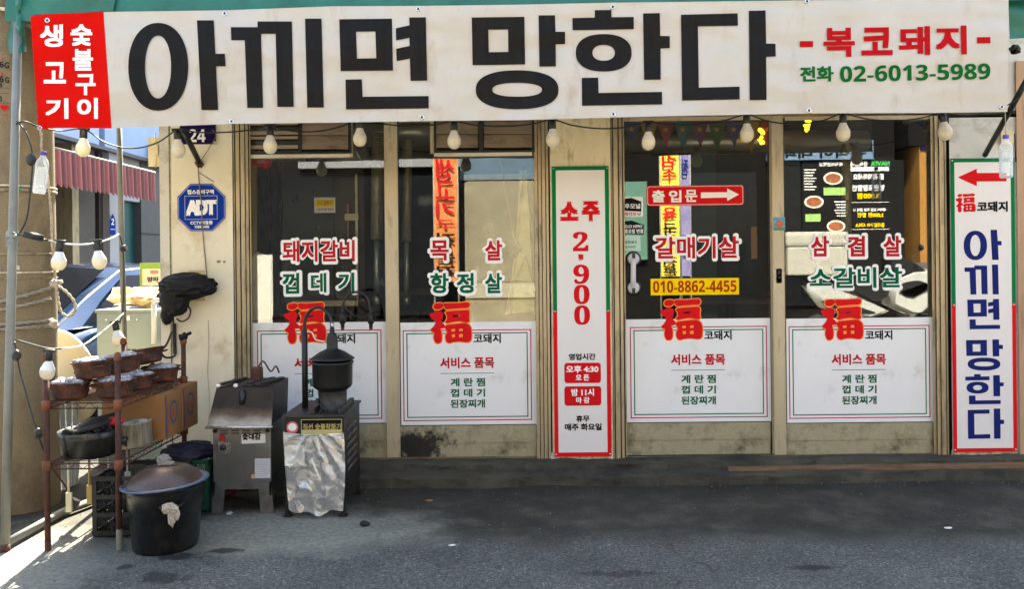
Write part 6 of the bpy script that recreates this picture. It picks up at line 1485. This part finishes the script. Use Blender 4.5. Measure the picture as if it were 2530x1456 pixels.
# ------------------------------------------------------------------ across the street, seen only in the glass
YO = -9.2
mat('opp_wall', lin(196, 184, 164), .8, var=.1, scale=1.2, dirt=lin(150, 138, 120), dirt_amt=.2, dirt_scale=1)
op = thing('opposite_shop', 'dark fronted shop building across the street mirrored in the glass', 'building', (0, YO-3, 0))
b = MB(); b.bb(-14, 6.88, YO-6, YO-.02, 3.9, 5.2); b.build('upper_wall', MATS['opp_wall'], op)
mat('shopfront_dark', lin(22, 21, 21), .8, var=.2, scale=1.5, spec=.05); mat('shopfront_green', lin(70, 112, 100), .6, var=.1); mat('shutter_grey', lin(120, 122, 126), .5, var=.1)
b = MB(); b.bb(-14, 6.88, YO-6, YO-.03, -.05, 3.9); b.build('wall', MATS['shopfront_dark'], op)
for k, (x0_, x1_, z0_, z1_, m) in enumerate(((-9, -6.2, .4, 2.9, 'dark_glass'), (-5.6, -3.2, .4, 2.9, 'dark_glass'), (-2.6, -.4, .4, 2.9, 'dark_glass'), (2.9, 4.4, .3, 2.9, 'dark_glass'), (4.6, 6.84, .5, 3.14, 'dark_glass'))):
    b = MB(); b.bb(x0_, x1_, YO-.03, YO+.03, z0_, z1_); b.build('shop_window', MATS[m], op)
b = MB(); b.bb(2.0, 2.42, YO-.03, YO+.08, 1.35, 2.75); b.build('wall_panel', MATS['shopfront_green'], op)
b = MB(); b.bb(-3.8, .6, YO-.03, YO+.1, 3.05, 3.5); b.build('fascia', MATS['shutter_grey'], op)
b = MB()
for k in range(5): b.bb(-12+4*k, -10+4*k, YO-.02, YO+.03, 4.2, 5.0)
b.build_each('window', MATS['dark_glass'], op)
YM = YO+.04
def ofn(y): return lambda u, v, o: Vector((u, y+o, v))
def ot(mb, body, x0, z0, x1, z1, y, bold=.03):
    """lettering facing the street: reads right from the shop side"""
    vs, fs = glyphs(body); xa, xb = min(v[0] for v in vs), max(v[0] for v in vs); ya, yb_ = min(v[1] for v in vs), max(v[1] for v in vs)
    for k, (dx, dy) in enumerate(((0, 0), (bold, bold), (-bold, bold), (bold, -bold), (-bold, -bold))):
        mb.quadmesh([Vector((x1-((v[0]+dx-xa)/(xb-xa))*(x1-x0), y+k*.0006, z0+(v[1]+dy-ya)/(yb_-ya)*(z1-z0))) for v in vs], fs)
SC = F_PX/(D0-YO)
def rx(u): return (u-CX)/SC
def rz(v): return H+(CY-v)/SC+.0105*4.5
def rt_(mb, body, u0, v0, u1, v1, y=None, bold=.03): ot(mb, body, rx(u0), rz(v1), rx(u1), rz(v0), y or YM+.034, bold)
def rb(mb, u0, v0, u1, v1, y0=None, y1=None): mb.bb(rx(u0), rx(u1), y0 or YM+.034, y1 or YM+.037, rz(v1), rz(v0))
sg = thing('shop_sign', 'pale blue shop sign across the street mirrored in the last door', 'sign', (rx(2040), YM, rz(395)))
b = MB(); rb(b, 1900, 362, 2160, 409, YM, YM+.08); b.build('board', mat('sign_blue', lin(96, 122, 150), .5), sg)
b = MB(); rt_(b, '유식이 대패', 1935, 379, 2140, 405, YM+.083); b.build('lettering', MATS['ink'], sg)
mn = thing('menu_board', 'black menu board across the street mirrored in the last door', 'menu board', (rx(2110), YM, rz(720)))
b = MB(); rb(b, 1985, 411, 2100, 740, YM, YM+.03); rb(b, 2104, 411, 2238, 740, YM, YM+.03); b.build('board', mat('menu_black', lin(26, 27, 28), .7, spec=.05), mn)
y = YM+.034
b = MB(); rt_(b, 'NAVER', 2156, 414, 2202, 425); b.build('green_lettering', mat('menu_green', lin(60, 190, 90), .5), mn)
b = MB(); rt_(b, '검색창에', 2106, 413, 2148, 426); rt_(b, '을 검색하세요', 2112, 445, 2188, 459); rt_(b, '방문포장할인', 2110, 472, 2188, 487); rt_(b, '네이버 포장 주문 결제 시', 2112, 530, 2192, 538); rt_(b, '육식사관학교', 2028, 415, 2086, 425); rb(b, 2106, 428, 2200, 438)
for k in range(8): rb(b, 1990, 432+7*k, 2020-4*(k % 3), 434.5+7*k)
for k in range(6): rb(b, 2064+3*(k % 3), 512+7*k, 2092, 514.5+7*k)
for v in (515, 582): rb(b, 2106, v, 2200, v+1)
b.build('white_lettering', MATS['white_ink'], mn)
b = MB(); rt_(b, '3,000원', 2122, 492, 2176, 507); rt_(b, '3,000원 할인', 2122, 541, 2186, 553); rt_(b, '꽁이밥구이 서비스', 2116, 567, 2188, 577); b.build('yellow_lettering', MATS['yellow'], mn)
for (u, v, r_) in ((2062, 455, 24), (2014, 513, 24), (2068, 574, 23)):
    b = MB(); b.prism(ell(rx(u), rz(v), r_/SC, r_*.66/SC, 24), ofn(y), 0); ph = b.build('food_picture', mat('dish_pale', lin(226, 220, 206), .5), mn)
    b = MB(); b.prism(ell(rx(u), rz(v), r_*.8/SC, r_*.48/SC, 24), ofn(y+.003), 0); b.build('food', mat('food_brown', lin(150, 84, 50), .6, var=.5, scale=20), ph)
b = MB(); rb(b, 2038, 478, 2092, 497); rb(b, 1992, 543, 2030, 562); b.build('price_tag', MATS['lime'], mn)
oc_ = thing('ochre_building', 'ochre stucco building across the street mirrored at the right', 'building', (10, YO-3, 0))
b = MB(); b.bb(7.16, 13, YO-6, YO+.3, 1.25, 3.3); b.build('wall', MATS['ochre'], oc_)
b = MB(); b.bb(6.95, 13, YO-6, YO+.34, 3.302, 5.2); b.build('dark_fascia', MATS['shopfront_dark'], oc_)
b = MB(); b.bb(6.95, 13, YO-6, YO+.34, -.05, 1.25); b.build('plinth', MATS['granite'], oc_)
b = MB(); rb(b, 2262, 352, 2310, 392, YO+.3, YO+.33); pn = b.build('number_plate', MATS['plate_navy'], oc_)
b = MB(); rt_(b, '23', 2276, 372, 2296, 387, YO+.333); b.build('lettering', MATS['white_ink'], pn)
cs = thing('roller_shutter', 'cream painted shutter across the street mirrored in the second door', 'shutter', (rx(1240), YO, rz(800)))  # added sunlit panel, mirrored in place of the cream refrigerator behind the glass
b = MB(); b.prism(rrect(1150, 456, 1340, 800, r=9, rot=False), lambda u, v, o: Vector((rx(u), YO+.30+o, rz(v))), .3); b.build('shutter_panel', mat('shutter_cream', lin(124, 116, 96), .5, var=.12, scale=2.5, dirt=lin(146, 138, 114), dirt_amt=.2, dirt_scale=5), cs)
b = MB(); rb(b, 1150, 742, 1340, 746, YO+.30, YO+.306); rb(b, 1230, 746, 1232, 790, YO+.30, YO+.306); rb(b, 1150, 700, 1340, 702, YO+.30, YO+.306); b.build_each('seam', mat('seam_tan', lin(120, 108, 80), .6), cs)
b = MB(); rb(b, 1150, 706, 1340, 741, YO+.30, YO+.33); b.build('pale_band', mat('band_cream', lin(144, 138, 120), .5), cs)
b = MB(); rb(b, 1140, 386, 1340, 452, YO+.0, YO+.25); b.build('blue_lintel', mat('lintel_blue', lin(70, 92, 110), .5), cs)
wsg = tag(MB().bb(rx(622), rx(668), YO, YO+.06, rz(800), rz(630)).build('white_board', mat('board_grey', lin(176, 172, 164), .6)), 'plain white board across the street mirrored at the left of the first door', 'board')  # added board whose reflection brightens the white curtain
tag(MB().bb(-40, 40, YO-.1, -6.2, -.02, .12).build('pavement', mat('paving', lin(186, 178, 162), .8, var=.1, fine=.1)), 'pale paving along the far side of the street', None, None, 'structure')  # added out of view to bounce sunlight onto the shop front
# roadside strip banners across the street
def street_banner(label, u0, v0, u1, v1, base, items, dy=.7):
    yb_ = YO+dy; k = (D0-yb_)/(D0-YO); q = lambda u: (u-CX)/F_PX*(D0-yb_); w = lambda v: H+(CY-v)/F_PX*(D0-yb_)+.0105*q(u0)
    t = thing('street_banner', label, 'banner', (q((u0+u1)/2), yb_, 0))
    b = MB(); n = 24; vs = []
    for j in range(n+1):
        for i in range(5): vs.append((q(u0+(u1-u0)*i/4), yb_+.03*mnoise.noise(Vector((i*.4, j*.5, u0))), w(v0+(v1-v0)*j/n)))
    b.quadmesh(vs, [(j*5+i, j*5+i+1, (j+1)*5+i+1, (j+1)*5+i) for j in range(n) for i in range(4)], True); b.build('banner_strip', MATS[base], t)
    for ink, its in items:
        b = MB()
        for body, r_ in its: ot(b, body, q(r_[0]), w(r_[3]), q(r_[2]), w(r_[1]), yb_+.045, .02)
        b.build('lettering', MATS[ink], t)
    b = MB()
    for u in (u0-1, u1+1): b.tube([(q(u), yb_-.02, 0), (q(u), yb_-.02, w(v0)+.05)], .015, 8)
    b.build_each('banner_pole', MATS['steel_pole'], t)
street_banner('worn orange strip banner mirrored in the second door', 1072, 330, 1130, 694, 'banner_old',
  [('deep_red', [('생', (1078, 388, 1122, 436)), ('고', (1078, 444, 1122, 486)), ('기', (1078, 494, 1122, 532)), ('구', (1078, 540, 1122, 562))]), ('ink', [('전', (1078, 572, 1122, 610)), ('문', (1078, 616, 1122, 650)), ('점', (1078, 654, 1122, 690))])])
street_banner('yellow strip banner with red letters mirrored in the arrow sticker door', 1638, 330, 1684, 692, 'banner_yellow',
  [('red', [('김', (1642, 384, 1676, 418)), ('수', (1642, 424, 1676, 452)), ('육', (1642, 520, 1676, 552))]), ('ink', [('국', (1642, 560, 1676, 590)), ('전', (1642, 642, 1676, 668)), ('문', (1642, 670, 1676, 690))])])
street_banner('narrow lilac strip banner mirrored beside the yellow one', 1690, 330, 1712, 692, 'lilac', [('navy', [('점', (1691, 400, 1706, 440)), ('심', (1691, 590, 1706, 640))])])
# scooter with a delivery box
YSC = -6.7
t = thing('scooter', 'white delivery scooter across the street mirrored in the last door', 'scooter', (5.1, YSC, 0))
def sx(pts, w, name, m, parent=t, taper=.5, sm=1):
    """side profile swelled to a width"""
    b = MB(); o = smooth_poly(pts, 3) if sm else pts; n = len(o); cxx = sum(p[0] for p in o)/n; czz = sum(p[1] for p in o)/n
    rows = []
    for k in range(-4, 5):
        s = k/4; q = 1-(1-taper)*abs(s)**2.5*.6; rows.append([Vector((cxx+(p[0]-cxx)*q, YSC+s*w/2, czz+(p[1]-czz)*q)) for p in o])
    vs = [p for r_ in rows for p in r_]
    b.quadmesh(vs, [(i*n+j, i*n+(j+1) % n, (i+1)*n+(j+1) % n, (i+1)*n+j) for i in range(8) for j in range(n)], True)
    tri = tessellate_polygon([[Vector((p[0], p[1], 0)) for p in o]])
    b.quadmesh(rows[0], [tuple(t_) for t_ in tri]); b.quadmesh(rows[-1], [tuple(t_) for t_ in tri])
    return b.build(name, MATS[m], parent)
sx([(4.28, .95), (4.6, .96), (4.96, .83), (5.31, .68), (5.55, .56), (5.3, .46), (4.9, .5), (4.55, .62)], .36, 'rear_body', 'scooter_white', taper=.7, sm=0)
sx([(5.2, .36), (5.75, .34), (5.8, .44), (5.2, .46)], .38, 'floorboard', 'black_plastic')
sx([(5.55, 1.03), (5.85, 1.15), (6.2, 1.18), (6.38, 1.0), (6.36, .6), (6.1, .5), (5.8, .52), (5.5, .66)], .46, 'front_fairing', 'scooter_white', taper=.8, sm=0)
sx([(5.60, .84), (5.98, .98), (6.16, .94), (5.80, .76)], .50, 'fairing_gap', 'black_plastic', taper=.95, sm=0)
sx([(5.9, .52), (6.12, .72), (6.34, .66), (6.30, .56)], .50, 'lower_grille', 'black_plastic', taper=.95, sm=0)
sx([(4.5, .72), (5.0, .66), (5.3, .55), (4.9, .52)], .40, 'side_panel', 'black_plastic', taper=.95, sm=0)
sx([(5.62, .96), (5.9, 1.02), (6.05, .92), (5.82, .78), (5.66, .8)], .5, 'leg_shield', 'black_plastic', taper=.9)
sx([(4.7, 1.04), (5.2, 1.02), (5.52, 1.0), (5.48, .76), (5.26, .73), (4.96, .87), (4.68, .96)], .38, 'seat', 'black_plastic', taper=.85)
sx([(5.55, 1.09), (5.52, 1.37), (5.64, 1.42), (6.1, 1.12), (5.85, 1.04)], .34, 'windshield', 'black_plastic', taper=.8)
b = MB(); b.tube([(5.56, YSC-.36, 1.16), (5.60, YSC, 1.12), (5.56, YSC+.36, 1.16)], .02, 8); b.build('handlebar', MATS['black_plastic'], t)
for s in (-1, 1):
    b = MB(); b.tube([(5.62, YSC+s*.28, 1.16), (5.85, YSC+s*.36, 1.46)], .008, 6); b.blob((5.86, YSC+s*.38, 1.49), .07, 2, .05, 1, 0, (.4, 1, .7), True); b.build('mirror', MATS['black_plastic'], t)
b = MB(); b.blob((6.34, YSC, .90), .08, 2, .02, 1, 0, (.5, 1.2, .8), True); b.build('headlight', MATS['bulb_collar'], t)
for x in (4.55, 6.12):
    b = MB(); b.lathe([(.15, -.05), (.24, -.05), (.265, -.02), (.265, .02), (.24, .05), (.15, .05)], (x, YSC, .265), 24, Matrix.Rotation(R(90), 3, 'X')); wh = b.build('wheel', MATS['tyre'], t)
    b = MB(); b.lathe([(.15, -.04), (.03, -.05), (.03, .05), (.15, .04)], (x, YSC, .265), 20, Matrix.Rotation(R(90), 3, 'X')); b.build('rim', MATS['alu_light'], wh)
b = MB(); b.tube([(6.02, YSC, .6), (6.12, YSC, .265)], .03, 8); b.build('fork', MATS['chrome'], t)
t2 = thing('delivery_box', 'worn white delivery box on the mirrored scooter', 'box', (4.35, YSC, .95))
b = MB(); b.bb(3.99, 4.86, YSC-.26, YSC+.26, 1.11, 1.52, .02); b.build('box_body', MATS['delivery_white'], t2)
b = MB(); b.bb(3.97, 4.88, YSC-.275, YSC+.275, 1.525, 1.74, .05); b.build('box_lid', MATS['delivery_white'], t2)
b = MB(); b.bb(4.0, 4.8, YSC-.2, YSC+.2, 1.065, 1.105); b.tube([(4.3, YSC, 1.07), (4.5, YSC, .8)], .02, 6); b.build('rack', MATS['black_metal'], t)
